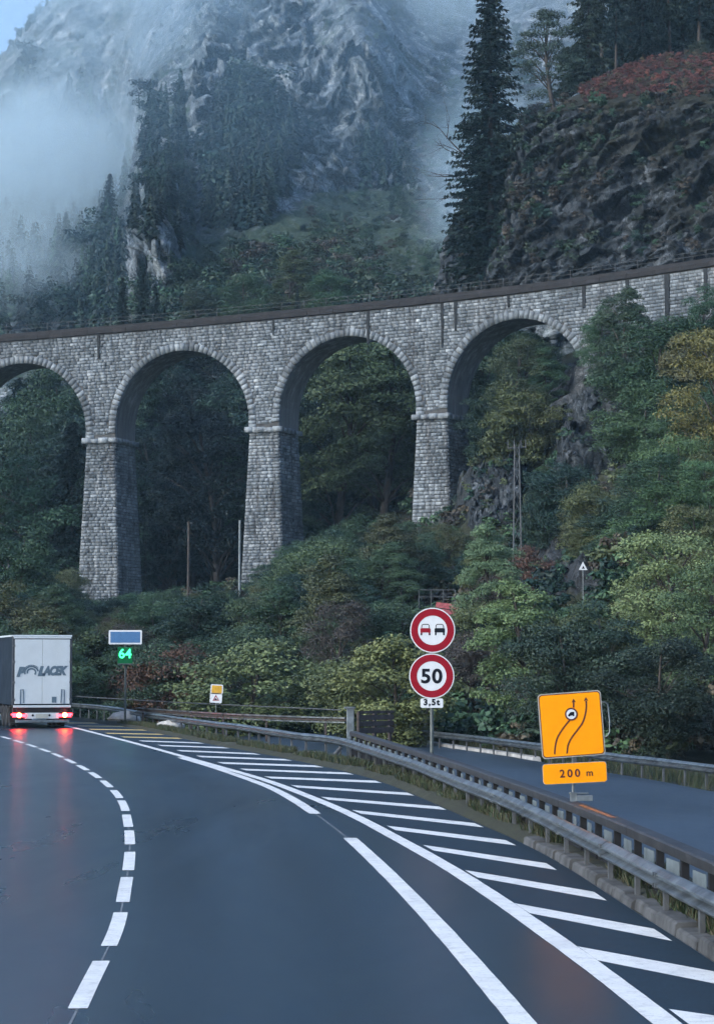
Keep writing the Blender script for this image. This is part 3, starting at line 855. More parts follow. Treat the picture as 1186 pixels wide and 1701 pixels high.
rail = MB()
for z in (0.4, 0.8):
    rail.tube([vp(s, -0.1, zd(s) + z) for s in np.arange(S0, S1, 2.0)], 0.02, 4)
railo = rail.build('railing', M['galv_dull'], via, VO)
s = S0
pm = MB().box((0, 0, 0.45), (0.05, 0.05, 0.85)).mesh('rail_post')
while s < S1:
    o = link('rail_post', pm, M['galv_dull'], railo); q = vp(s, -0.1, zd(s)); o.location = (q[0] - VO[0], q[1] - VO[1], q[2] - VO[2]); s += 2.5
for px_d, L_d, w_d in ((165, 2.6, 0.3), (455, 1.6, 0.3), (612, 3.4, 0.34), (735, 4.6, 0.32), (757, 3.0, 0.34), (970, 2.2, 0.4), (1108, 4.4, 0.55), (1042, 1.8, 0.4), (1172, 4.0, 0.4), (845, 1.2, 0.3)):  # raised dark strips standing in for stains below the coping, not built drains
    ss_ = np.arange(S0, S1, 0.25); qx = [float(proj(vp(s, 0, zd(s) - 2))[0]) for s in ss_]; s = float(np.interp(px_d, qx, ss_))
    m_ = MB()
    for w_ in ((-1, 1),):
        a_, b_ = s - w_d / 2, s + w_d / 2; z1_ = zd(s) - 0.98; z0_ = z1_ - L_d
        v_ = [vp(a_, 0.0, z0_), vp(b_, 0.0, z0_), vp(b_, 0.0, z1_), vp(a_, 0.0, z1_), vp(a_ + .06, 0.15, z0_ + .05), vp(b_ - .06, 0.15, z0_ + .05), vp(b_, 0.15, z1_), vp(a_, 0.15, z1_)]
        m_.add(v_, [(4, 5, 6, 7), (0, 1, 5, 4), (1, 2, 6, 5), (2, 3, 7, 6), (3, 0, 4, 7)])
    m_.build('drain_stain', M['drain'], via, VO)
# ------------------------------------------------------------------ hillside under and around the viaduct
hc = [(-80, 110, -2), (-30, 112, -1.4), (0, 104, -1.5), (12, 88, -1.4), (25, 90, -0.6), (40, 90, 1.0), (-80, 180, 0), (-30, 180, 1.0), (-8, 165, 1.5), (4, 140, 1.2), (14, 118, 0.6), (28, 122, 4.5),
      (-80, 250, 4), (-48, 258, 6), (-26, 255, 7.5), (-9, 248, 10.3), (0, 244, 12.5), (7, 240, 15.5), (11, 233, 18.4), (22, 234, 30.0), (30, 228, 33), (45, 215, 38), (34, 200, 25.5), (24.5, 212, 19.5), (20, 190, 13.5),
      (13.3, 195, 11.0), (13.5, 140, 7.4), (14.4, 152, 7.0), (20, 155, 7.0), (7.3, 170, 5.2), (0, 195, 6.0), (-10, 215, 6.5), (30, 160, 11.5), (45, 160, 20), (75, 160, 30), (75, 110, 14), (48, 105, 7), (80, 220, 50), (60, 200, 38),
      (-80, 310, 12), (-45, 300, 10), (-20, 292, 12), (0, 280, 17), (12, 268, 25), (24, 258, 34.5), (40, 250, 38), (62, 240, 43), (-60, 345, 28), (-25, 345, 31), (5, 335, 36), (30, 320, 41), (80, 320, 60), (-90, 345, 24)]
hfun = tps([(a, b) for a, b, c in hc], np.array([c for a, b, c in hc], float))
ROCKS = [[(905, 660), (955, 612), (1010, 640), (1048, 690), (1040, 790), (1000, 800), (955, 760), (905, 740)], [(762, 815), (800, 750), (850, 740), (862, 800), (840, 880), (790, 880)], [(880, 930), (960, 930), (1010, 990), (900, 1010)], [(620, 1120), (650, 1030), (700, 1030), (690, 1120)]]
def hz(x, y):
    x = np.asarray(x, float); y = np.asarray(y, float)
    z = hfun(x, y)
    p = np.stack([x * 0.09, y * 0.09, 0 * x], -1)
    k = np.clip((y - 95) / 60, 0, 1)
    return z + k * (0.9 * fbm(p, 4, 21) + 0.35 * fbm(p * 5, 3, 9))
nx_, ny_ = 260, 380
gx = np.linspace(-90, 88, nx_); gy = np.linspace(84, 350, ny_)
XX, YY = np.meshgrid(gx, gy); ZZ = hz(XX, YY)
V = np.stack([XX, YY, ZZ], -1)
px, py = proj(V)
rockm = np.zeros(XX.shape)
for poly in ROCKS: rockm = np.maximum(rockm, inpoly(px, py, poly) & (YY > 130) & (YY < 245))
for _ in range(3):
    rockm[1:-1, 1:-1] = (rockm[1:-1, 1:-1] * 2 + rockm[:-2, 1:-1] + rockm[2:, 1:-1] + rockm[1:-1, :-2] + rockm[1:-1, 2:]) / 6
dn = fbm(np.stack([XX * 0.5, YY * 0.5, ZZ * 0.5], -1), 4, 33, True)
ZZ2 = ZZ + rockm * (dn * 2.6 + 0.8 * fbm(np.stack([XX * 1.3, YY * 1.3, ZZ * 1.3], -1), 3, 35, True))
V[..., 2] = ZZ2; V[..., 0] += rockm * 0.8 * fbm(V * 0.6, 3, 44); V[..., 1] += rockm * 1.2 * fbm(V * 0.6, 3, 45)
def grid_faces(nr, nc):
    i = np.arange(nr * nc).reshape(nr, nc)
    return np.stack([i[:-1, :-1], i[:-1, 1:], i[1:, 1:], i[1:, :-1]], -1).reshape(-1, 4)
me = mesh_np('hillside', V.reshape(-1, 3), grid_faces(ny_, nx_), True)
add_attr(me, 'veg', np.clip(0.95 - 1.6 * rockm, 0, 1).ravel())
struct(link('hillside', me, M['soil']))

# ------------------------------------------------------------------ sheer mountain behind
def cubic_grid(vals, us, vs, uq, vq):
    def interp1(xs, ys, xq):          # Catmull-Rom on uneven knots, along axis 0
        ys = np.asarray(ys, float); xs = np.asarray(xs, float); m = np.gradient(ys, xs, axis=0)
        i = np.clip(np.searchsorted(xs, xq) - 1, 0, len(xs) - 2); h = (xs[i + 1] - xs[i]); t_ = (xq - xs[i]) / h
        sh = (-1,) + (1,) * (ys.ndim - 1); t_ = t_.reshape(sh); h = h.reshape(sh)
        return (2 * t_**3 - 3 * t_**2 + 1) * ys[i] + (t_**3 - 2 * t_**2 + t_) * h * m[i] + (-2 * t_**3 + 3 * t_**2) * ys[i + 1] + (t_**3 - t_**2) * h * m[i + 1]
    a = interp1(vs, vals, vq)
    return interp1(us, a.T if a.ndim == 2 else np.swapaxes(a, 0, 1), uq).swapaxes(0, 1)
mu = [-150, 0, 120, 205, 240, 330, 430, 520, 600, 680, 780, 900, 1050, 1300]
mv = [830, 660, 560, 470, 400, 300, 200, 100, 0, -90]
mY = [[372, 370, 366, 360, 356, 353, 350, 346, 342, 336, 330, 325, 318, 310],
      [430, 430, 425, 400, 385, 380, 370, 362, 358, 352, 345, 340, 330, 320],
      [470, 465, 455, 430, 392, 390, 382, 374, 368, 362, 356, 350, 345, 335],
      [520, 510, 500, 450, 405, 405, 400, 392, 388, 384, 378, 372, 365, 355],
      [570, 560, 550, 490, 412, 422, 415, 415, 418, 415, 405, 395, 390, 380],
      [620, 610, 600, 560, 452, 455, 440, 450, 462, 462, 440, 430, 420, 410],
      [660, 650, 640, 610, 520, 478, 475, 480, 472, 490, 500, 480, 460, 450],
      [690, 680, 660, 640, 590, 540, 535, 520, 484, 530, 560, 540, 520, 500],
      [740, 720, 690, 670, 640, 580, 575, 560, 540, 590, 620, 600, 580, 560],
      [780, 760, 730, 700, 670, 620, 620, 610, 590, 630, 660, 640, 620, 600]]
NU, NV = 430, 340
uq = np.linspace(-150, 1300, NU); vq = np.linspace(830, -90, NV)
Yg = cubic_grid(np.array(mY)[::-1], mu, mv[::-1], uq, vq[::-1])[::-1]
UU, VV = np.meshgrid(uq, vq)
def unproj(px, py, Y):
    u = (px - 593.0) / F_PX; v_ = (850.5 - py) / F_PX
    ry = CP - v_ * SP; rz = SP + v_ * CP; t_ = Y / ry
    return np.stack([u * t_, Y, CAM_H + rz * t_], -1)
# the left shoulder rolls away from the viewer at the skyline
ridge = np.interp(UU, [-150, 0, 30, 60, 95, 1300], [230, 95, 62, 30, -20, -1200])
dr_ = VV - ridge
Yg = Yg + 70 * np.exp(-np.clip(dr_, 0, None) / 14.0)
MV = unproj(UU, VV, Yg)
cliff = inpoly(UU, VV, [(510, 320), (500, 180), (520, 90), (640, 80), (700, 160), (690, 320), (600, 310)]).astype(float)
cliff = np.maximum(cliff, inpoly(UU, VV, [(205, 500), (205, 370), (300, 360), (310, 480)]))
cliff = np.maximum(cliff, inpoly(UU, VV, [(320, 240), (320, -90), (480, -90), (520, 90), (500, 200), (430, 130), (360, 200)]))
grass = inpoly(UU, VV, [(300, 560), (280, 430), (420, 390), (520, 330), (700, 310), (800, 420), (800, 600)]).astype(float)
for _ in range(8):
    for A_ in (cliff, grass):
        A_[1:-1, 1:-1] = (A_[1:-1, 1:-1] * 2 + A_[:-2, 1:-1] + A_[2:, 1:-1] + A_[1:-1, :-2] + A_[1:-1, 2:]) / 6
q = MV * np.array((1, 1, 0.6))
n1 = fbm(q * 0.045, 4, 60, True); n2 = fbm(q * 0.16, 4, 70, True); n3 = fbm(MV * 0.6, 3, 80, True)
amp = 0.5 + 1.0 * cliff - 0.12 * grass
tq = np.stack([MV[..., 0] + 0.3 * MV[..., 2], MV[..., 1], MV[..., 2] * 0.7 - 0.3 * MV[..., 0]], -1)
bk = 2.6 * rock_blocks(tq / 9.0, 400) + 1.5 * rock_blocks(tq / 4.0, 410) + 0.7 * rock_blocks(tq / 1.7, 420)
disp = amp * (4.5 * n1 + 1.2 * n2 + 0.3 * n3 + 1.25 * bk)
strata = 0.0
MV[..., 1] -= disp + strata
MV[..., 0] += amp * 1.5 * fbm(q * 0.13, 3, 90)
MV[..., 2] += amp * 1.2 * fbm(q * 0.17, 3, 95)
F_ = grid_faces(NV, NU)
keep = (dr_ > 3 * fbm(np.stack([UU * 0.08, VV * 0.08, 0 * UU], -1), 3, 3)).ravel()
F_ = F_[keep[F_].all(1)]
me = mesh_np('mountain', MV.reshape(-1, 3), F_, False)
me.shade_flat() if False else None
veg = np.clip(0.24 + 0.24 * grass - 0.3 * cliff + 0.3 * fbm(q * 0.05, 3, 12), 0, 1)
add_attr(me, 'veg', veg.ravel())
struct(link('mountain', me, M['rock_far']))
mpx, mpy = UU.ravel(), VV.ravel(); mpts = MV.reshape(-1, 3)

# ------------------------------------------------------------------ rocky bluff on the right behind the viaduct
bu = np.arange(7.0); bv = np.arange(6.0)
bpx = [[700, 772, 850, 930, 1050, 1186, 1420], [720, 775, 850, 930, 1050, 1186, 1420], [775, 810, 860, 930, 1050, 1186, 1420], [830, 868, 900, 950, 1060, 1186, 1420], [850, 890, 925, 975, 1070, 1186, 1420], [850, 900, 940, 985, 1080, 1200, 1440]]
bpy_ = [[540, 530, 520, 505, 490, 470, 450], [470, 450, 450, 440, 430, 420, 400], [345, 330, 325, 320, 310, 300, 290], [240, 222, 202, 178, 172, 172, 165], [238, 215, 188, 150, 112, 98, 95], [236, 212, 180, 140, 98, 86, 80]]
bY = [[325, 290, 268, 260, 252, 244, 232], [325, 292, 270, 262, 254, 246, 234], [330, 300, 274, 267, 260, 253, 242], [335, 306, 284, 274, 268, 263, 254], [345, 325, 306, 298, 295, 290, 282], [380, 370, 360, 352, 350, 345, 338]]
NB, NR = 260, 240
uq2 = np.linspace(0, 6, NB); vq2 = np.linspace(0, 5, NR)
BU = cubic_grid(np.array(bpx, float), bu, bv, uq2, vq2); BVv = cubic_grid(np.array(bpy_, float), bu, bv, uq2, vq2); BY = cubic_grid(np.array(bY, float), bu, bv, uq2, vq2)
BP = unproj(BU, BVv, BY)
face_k = np.clip((3.15 - np.repeat(vq2[:, None], NB, 1)) * 3, 0.12, 1)
q = BP * np.array((1, 1, 1.2)) ; tilt = BP[..., 2] - BP[..., 0] * 0.45
n1 = fbm(q * 0.11, 4, 160); n2 = fbm(np.stack([BP[..., 0] * 0.22, BP[..., 1] * 0.22, tilt * 0.8], -1), 4, 170, True); n3 = fbm(BP * 1.3, 3, 180, True)
tq = np.stack([BP[..., 0] * 0.7, BP[..., 1] * 0.7, tilt * 1.5], -1)
dd = face_k * (3.0 * n1 + 0.8 * n2 + 0.3 * n3 + 1.5 * rock_blocks(tq / 4.0, 500) + 0.9 * rock_blocks(tq / 1.8, 510) + 0.4 * rock_blocks(tq / 0.8, 520))
BP[..., 1] -= dd; BP[..., 0] -= 0.3 * dd; BP[..., 2] += 0.35 * face_k * n2
me = mesh_np('rock_bluff', BP.reshape(-1, 3), grid_faces(NR, NB), False)
add_attr(me, 'veg', np.clip(0.22 + 0.6 * (1 - face_k) + 0.35 * fbm(q * 0.08, 3, 7), 0, 1).ravel())
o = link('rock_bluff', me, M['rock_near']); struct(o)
bpx_f, bpy_f, bpts = BU.ravel(), BVv.ravel(), BP.reshape(-1, 3); bvrow = np.repeat(vq2[:, None], NB, 1).ravel()

# ------------------------------------------------------------------ bare rock outcrops on the slope below the right arch
OUT_PTS = []
def outcrop(pxs, pys, Ys, seed, label, nu=90, nv=90):
    pxs, pys, Ys = [np.array(q, float) for q in (pxs, pys, Ys)]
    a = np.arange(float(pxs.shape[1])); b = np.arange(float(pxs.shape[0])); ua = np.linspace(0, a[-1], nu); ub = np.linspace(0, b[-1], nv)
    U_, V_, Y_ = [cubic_grid(q, a, b, ua, ub) for q in (pxs, pys, Ys)]
    Q = unproj(U_, V_, Y_); tl = Q[..., 2] + 0.6 * Q[..., 0]
    e = np.minimum(np.minimum(np.linspace(0, 1, nu)[None, :], np.linspace(1, 0, nu)[None, :]), np.minimum(np.linspace(0, 1, nv)[:, None], np.linspace(1, 0, nv)[:, None])) * 5
    e = np.clip(e, 0, 1)
    tq = np.stack([Q[..., 0] * 0.8, Q[..., 1] * 0.8, tl * 1.3], -1); k = 1.2 * fbm(Q * 0.25, 3, seed) + 0.9 * rock_blocks(tq / 2.6, seed) + 0.55 * rock_blocks(tq / 1.2, seed + 20) + 0.3 * rock_blocks(tq / 0.55, seed + 40)
    Q[..., 1] -= k - 5.0 * (1 - e); Q[..., 2] += 0.4 * k - 1.5 * (1 - e)
    me = mesh_np('rock_outcrop', Q.reshape(-1, 3), grid_faces(nv, nu)); add_attr(me, 'veg', np.clip(0.15 + 0.35 * fbm(Q * 0.2, 3, seed), 0, 1).ravel())
    tag(link('rock_outcrop', me, M['rock_near']), label, 'rock'); OUT_PTS.append((Q.reshape(-1, 3), (e > 0.5).ravel()))
outcrop([[915, 940, 985, 1025, 1055], [912, 940, 985, 1028, 1060], [915, 940, 985, 1030, 1060], [925, 945, 985, 1025, 1050]], [[665, 640, 630, 645, 665], [700, 685, 680, 690, 705], [745, 740, 735, 742, 748], [785, 790, 795, 792, 785]],
        [[233, 232, 230, 228, 226], [228, 226, 223, 222, 222], [222, 219, 217, 216, 217], [217, 214, 212, 212, 213]], 310, 'bare grey rock slope right of and below the last arch')
outcrop([[765, 800, 845, 885], [758, 795, 845, 885], [765, 800, 845, 880]], [[765, 745, 735, 740], [820, 815, 810, 815], [890, 895, 895, 890]], [[232, 230, 227, 224], [226, 222, 219, 217], [220, 215, 212, 210]], 340, 'dark jagged rock outcrop beside the third pier foot')
outcrop([[880, 940, 1000, 1040], [875, 935, 1000, 1040], [870, 930, 990, 1040]], [[945, 935, 932, 945], [970, 965, 965, 975], [1010, 1010, 1010, 1010]], [[150, 150, 150, 150], [145, 144, 144, 145], [140, 139, 139, 140]], 370, 'low brown rocky clearing behind the triangular warning sign', 60, 50)
# ------------------------------------------------------------------ trees and shrubs
def leaf_quads(c, nrm, L, W, g, tang=None):
    """rhombic leaf faces at points c with rough normals nrm"""
    n = len(c)
    nrm = nrm + g.normal(0, 0.45, (n, 3)); nrm /= np.linalg.norm(nrm, axis=1)[:, None] + 1e-9
    t_ = g.normal(0, 1, (n, 3)) if tang is None else tang
    t_ = t_ - nrm * (t_ * nrm).sum(1)[:, None]; t_ /= np.linalg.norm(t_, axis=1)[:, None] + 1e-9
    b = np.cross(nrm, t_)
    L = (L * g.uniform(0.7, 1.35, n))[:, None]; W = (W * g.uniform(0.7, 1.35, n))[:, None]
    v = np.stack([c - t_ * L * 0.5, c + b * W * 0.5 - t_ * L * 0.05, c + t_ * L * 0.5 - nrm * L * 0.12, c - b * W * 0.5 - t_ * L * 0.05], 1)
    return v.reshape(-1, 3)
def quads_mesh(name, v):
    return mesh_np(name, v, np.arange(len(v)).reshape(-1, 4))
def unit(g, n):
    d_ = g.normal(0, 1, (n, 3)); return d_ / np.linalg.norm(d_, axis=1)[:, None]

def broadleaf(seed, H, Rx, base=0.22, nclump=46, per=230, leaf=0.17, shape=1.0, lean=0.0):
    """trunk mesh and crown mesh of one broad-leaved tree; shape<1 columnar-top, >1 rounder"""
    g = np.random.default_rng(seed); tr_ = MB()
    ax = lambda k: np.array((lean * k * H + 0.05 * H * math.sin(k * 3 + seed), 0.05 * H * math.sin(k * 2.3 + seed * 2), k * H))
    ks = np.linspace(0, 0.93, 9)
    tr_.tube([tuple(ax(k) - (np.array((0, 0, 0.4)) if k == 0 else 0)) for k in ks], [H * 0.020 * (1 - k) ** 0.8 + 0.012 for k in ks], 6)
    C = []; RC = []
    for i in range(nclump):
        k = base + (1 - base) * g.beta(1.5, 1.3)
        env = Rx * (math.sin(math.pi * min(1, (k - base * 0.5) / (1.02 - base * 0.5)) ** shape) ** 0.75)
        a = g.uniform(0, 2 * math.pi); rr = env * math.sqrt(g.uniform(0.15, 1.0)) * g.uniform(0.75, 1.12)
        c = ax(k) + np.array((math.cos(a) * rr, math.sin(a) * rr, g.normal(0, 0.02) * H))
        C.append(c); RC.append(Rx * g.uniform(0.20, 0.38))
        if i % 3 == 0:
            k0 = max(0.12, k - 0.22 * g.uniform(0.6, 1.3)); p0 = ax(k0); mid = (p0 + c) / 2 + np.array((0, 0, 0.03 * H))
            tr_.tube([tuple(p0), tuple(mid), tuple(c)], [H * 0.007 * (1 - k0 * 0.6), H * 0.0045, 0.008], 5)
    vs = []
    for c, r_ in zip(C, RC):
        n = int(per * (r_ / (Rx * 0.3)) ** 2)
        d_ = unit(g, n); d_[:, 2] = np.where(d_[:, 2] < -0.35, -d_[:, 2] * 0.6, d_[:, 2])
        rad = r_ * g.uniform(0.35, 1.08, n) ** 0.6
        pts = c + d_ * rad[:, None] * np.array((1.1, 1.1, 0.72))
        vs.append(leaf_quads(pts, d_ * 0.7 + np.array((0, 0, 0.6)), leaf, leaf * 0.62, g))
    return tr_.mesh('trunk', None, True), quads_mesh('crown', np.vstack(vs))

def spruce(seed, H, Rb, start=0.04, dens=1.0, seglen=0.42, power=0.85, ragged=0.25):
    g = np.random.default_rng(seed); tr_ = MB()
    ks = np.linspace(0, 1, 10)
    wob = lambda k: np.array((0.012 * H * math.sin(3.1 * k + seed), 0.010 * H * math.sin(2.2 * k + 2 * seed), k * H))
    tr_.tube([tuple(wob(k) - (np.array((0, 0, 0.5)) if k == 0 else 0)) for k in ks], [H * 0.011 * (1 - k) + 0.015 for k in ks], 7)
    C = []; T = []; Nn = []
    z = start * H
    while z < H * 0.985:
        k = z / H; Lm = Rb * (1 - k) ** power + 0.12
        nb = max(4, int((6 + 4 * (1 - k)) * dens))
        for b in range(nb):
            a = g.uniform(0, 2 * math.pi); L = Lm * g.uniform(1 - 2 * ragged, 1 + ragged * 0.6)
            droop = g.uniform(0.25, 0.5) * (0.35 + (1 - k)); n = max(2, int(L / seglen * 1.3))
            u = np.linspace(0.15, 1, n) ** 0.9
            r_ = u * L; dz = -droop * L * (u ** 1.3) + 0.16 * L * u ** 3 + 0.12 * L * (k > 0.75)
            p = wob(k) + np.stack([np.cos(a) * r_, np.sin(a) * r_, dz], 1)
            dirv = np.array((math.cos(a), math.sin(a), -droop)); side = np.array((-math.sin(a), math.cos(a), 0))
            for sgn in (-1, 0, 1):
                w = seglen * (0.55 + 0.5 * (1 - u)) * (1 if sgn else 0.3)
                C.append(p + side * sgn * w[:, None] * 0.55 + np.array((0, 0, -0.08)) + g.normal(0, 0.05, (n, 3)))
                T.append(np.tile(dirv * 0.8 + side * sgn * 0.8 + np.array((0, 0, -0.35 * abs(sgn))), (n, 1))); Nn.append(np.tile(np.array((0, 0, 1.0)) + 0.3 * dirv, (n, 1)))
            C.append(p + np.array((0, 0, -0.22 * seglen)) + g.normal(0, 0.05, (n, 3))); T.append(np.tile(np.array((0, 0, -1.0)) + 0.3 * dirv, (n, 1))); Nn.append(np.tile(side, (n, 1)))
        z += H * 0.013 * g.uniform(0.7, 1.3) / dens * (1.2 if k < 0.7 else 0.9)
    C = np.vstack(C); T = np.vstack(T); Nn = np.vstack(Nn)
    top = leaf_quads(C, Nn * 1.6, seglen * 1.25, seglen * 0.5, g, T + g.normal(0, 0.2, T.shape))
    return tr_.mesh('trunk', None, True), quads_mesh('crown', top)

PROTO = {}
PROTO['tree_a'] = (broadleaf(1, 9, 3.0, 0.16, 64, 420, 0.145), 9.0)
PROTO['tree_b'] = (broadleaf(2, 10, 2.6, 0.14, 64, 420, 0.145, 0.8), 10.0)
PROTO['tree_c'] = (broadleaf(3, 8, 3.3, 0.12, 68, 420, 0.14, 1.2, 0.03), 8.0)
PROTO['tree_d'] = (broadleaf(4, 11, 3.2, 0.20, 60, 330, 0.15, 1.0, -0.04), 11.0)
PROTO['shrub_a'] = (broadleaf(5, 4, 2.2, 0.05, 52, 330, 0.12, 1.3), 4.0)
PROTO['shrub_b'] = (broadleaf(6, 4.5, 1.9, 0.04, 52, 330, 0.12, 1.0), 4.5)
PROTO['shrub_c'] = (broadleaf(8, 3.5, 2.4, 0.03, 54, 330, 0.115, 1.5, 0.05), 3.5)
PROTO['birch'] = (broadleaf(9, 13, 3.1, 0.10, 56, 260, 0.19, 0.9), 13.0)
PROTO['spruce_a'] = (spruce(1, 30, 3.7, 0.03, 1.35, 0.36, 0.62, 0.2), 30.0)
PROTO['spruce_b'] = (spruce(2, 22, 3.6, 0.05, 1.1, 0.42, 0.8), 22.0)
PROTO['spruce_c'] = (spruce(3, 24, 3.2, 0.22, 0.8, 0.5, 0.7, 0.3), 24.0)
for (tm, cm), _h in PROTO.values():
    tm.materials.append(M['bark']); cm.materials.append(M['leaf'])

DARK = (0.018, 0.040, 0.028); GREEN = (0.040, 0.080, 0.042); MID = (0.070, 0.12, 0.052); OLIVE = (0.092, 0.105, 0.045); RUST = (0.105, 0.052, 0.034); BROWN = (0.058, 0.048, 0.038); SPR = (0.012, 0.028, 0.026)
N_TREES = 0
def tree(kind, p, height, col, label, group=None, wide=1.0, rz=None, cat=None):
    global N_TREES
    (tm, cm), h0 = PROTO[kind]
    nm = {'t': 'broadleaf_tree', 's': 'shrub', 'b': 'birch_tree'}[kind[0]] if not kind.startswith('spruce') else 'spruce_tree'
    e = empty(nm, p, random.uniform(0, 6.28) if rz is None else rz)
    s = height / h0; e.scale = (s * wide, s * wide, s)
    tag(e, label, cat or ('shrub' if nm == 'shrub' else 'tree'), group)
    t_ = link('trunk', tm, None, e); c_ = link('crown', cm, None, e)
    j = random.uniform(0.78, 1.25)
    c_.color = (col[0] * j * random.uniform(0.86, 1.02), col[1] * j, col[2] * j * random.uniform(0.95, 1.12), 1)
    N_TREES += 1
    return e
def place(kind, px_, py_top, py_base, Y, col, label, group=None, wide=1.0):
    b = P(px_, py_base, Y); t_ = P(px_, py_top, Y)
    return tree(kind, tuple(b), t_[2] - b[2], col, label, group, wide)

# --- landmark trees
place('spruce_a', 818, -40, 470, 282, SPR, 'very tall narrow dark spruce rising behind the viaduct deck', None, 1.35)
place('spruce_b', 792, 360, 480, 284, SPR, 'short spruce at the foot of the very tall narrow spruce', None, 1.0)
place('birch', 918, 12, 205, 300, (0.045, 0.068, 0.05), 'airy broad-leaved tree on the bluff right of the tallest spruce', None, 1.15)
place('shrub_a', 900, 175, 245, 288, BROWN, 'dark leafless-looking bush on the bluff edge beneath the airy tree')
place('shrub_b', 862, 215, 290, 290, (0.04, 0.045, 0.04), 'grey-green bush beside the tallest spruce at bluff edge')
for k, (x, Yb, w, kk) in enumerate([(975, 318, 1.0, 'spruce_b'), (1000, 330, .9, 'spruce_c'), (1022, 312, .8, 'spruce_c'), (1046, 335, .9, 'spruce_c'), (1068, 320, .9, 'spruce_b'), (1090, 338, .9, 'spruce_c'), (1112, 322, .9, 'spruce_c'), (1135, 335, 1, 'spruce_b'), (1160, 318, 1, 'spruce_c'), (1185, 325, 1, 'spruce_b'), (1030, 348, 1, 'spruce_b'), (1105, 350, 1, 'spruce_b'), (1150, 350, 1.1, 'spruce_b')]):
    i = int(np.argmin((bpx_f - x) ** 2 + (bpts[:, 1] - Yb) ** 2 * 4)); b = bpts[i]
    tree(kk, (b[0], b[1], b[2] - 0.3), random.uniform(20, 27), SPR if k % 3 else (0.03, 0.045, 0.03), 'dark spruce in the wood on top of the bluff behind red ferns', 'spruces on top of the bluff', w * 1.05)
place('shrub_b', 1168, 70, 130, 292, (0.05, 0.065, 0.045), 'rounded green bush at the right end of the red fern patch')
for k, (x, yt, yb, Y) in enumerate([(236, 432, 560, 336), (205, 460, 560, 338), (258, 470, 562, 340)]):
    place('spruce_b', x, yt, yb, Y, SPR, ['tallest dark spruce of the clump just above the deck, left', 'small spruce on the left of the clump above the deck', 'small spruce on the right of the clump above the deck'][k], 'spruce clump above the deck', 1.15)
place('spruce_b', 495, 478, 540, 342, SPR, 'small lone spruce above the viaduct deck between two arches')
place('tree_b', 485, 415, 560, 350, (0.06, 0.085, 0.045), 'pale green bushy tree above the deck at mid viaduct')
place('tree_c', 410, 455, 570, 345, GREEN, 'low green tree above the deck left of pale bushy tree')
place('tree_c', 545, 450, 560, 348, GREEN, 'low green tree above the deck right of pale bushy tree')
place('tree_a', 330, 470, 580, 346, (0.05, 0.07, 0.04), 'low round tree above the deck right of the spruce clump')
for k, (x, yt, yb, Y) in enumerate([(60, 290, 400, 505), (8, 325, 430, 490), (182, 286, 420, 498), (110, 350, 450, 485)]):
    i = int(np.argmin((mpx - x) ** 2 + (mpy - yb) ** 2)); bb = mpts[i]
    tree('spruce_b', tuple(bb), P(x, yt, bb[1])[2] - bb[2], SPR, ['spruce tip standing out of the mist, middle of three', 'spruce in mist at the left picture edge', 'broad faint spruce in the mist near the rock edge', 'low faint spruce below the mist bank'][k], 'spruces in the mist', 1.2)
# bare leaning tree left of the tall spruce
b0 = P(782, 268, 286)
mb = MB(); g_ = np.random.default_rng(5)
def twig(p, d_, L, r_, lev):
    pts = [np.array(p)]; dd_ = np.array(d_, float)
    for i in range(5):
        dd_ = dd_ + g_.normal(0, 0.16, 3); dd_ /= np.linalg.norm(dd_); pts.append(pts[-1] + dd_ * L / 5)
    mb.tube([tuple(q) for q in pts], [r_ * (1 - 0.8 * i / 5) for i in range(6)], 5)
    if lev < 3:
        for i in range(2 + 2 * (lev < 2)):
            q = pts[g_.integers(1, 6)]; twig(q, dd_ + g_.normal(0, 0.6, 3) + np.array((-0.1, 0, 0.1)), L * g_.uniform(0.35, 0.6), r_ * 0.5, lev + 1)
twig(b0, (-0.62, 0.1, 0.72), 7.0, 0.13, 0)
twig(b0 + np.array((0.3, 0, -1.6)), (-0.9, 0.1, 0.12), 6.0, 0.10, 1)
twig(b0 + np.array((0.4, 0, -4.6)), (-0.9, 0.1, 0.05), 5.0, 0.09, 1)
tag(mb.build('dead_tree', M['bark'], None), 'bare leaning tree with dry branches left of the tallest spruce', 'tree')
o = bpy.data.objects['dead_tree']

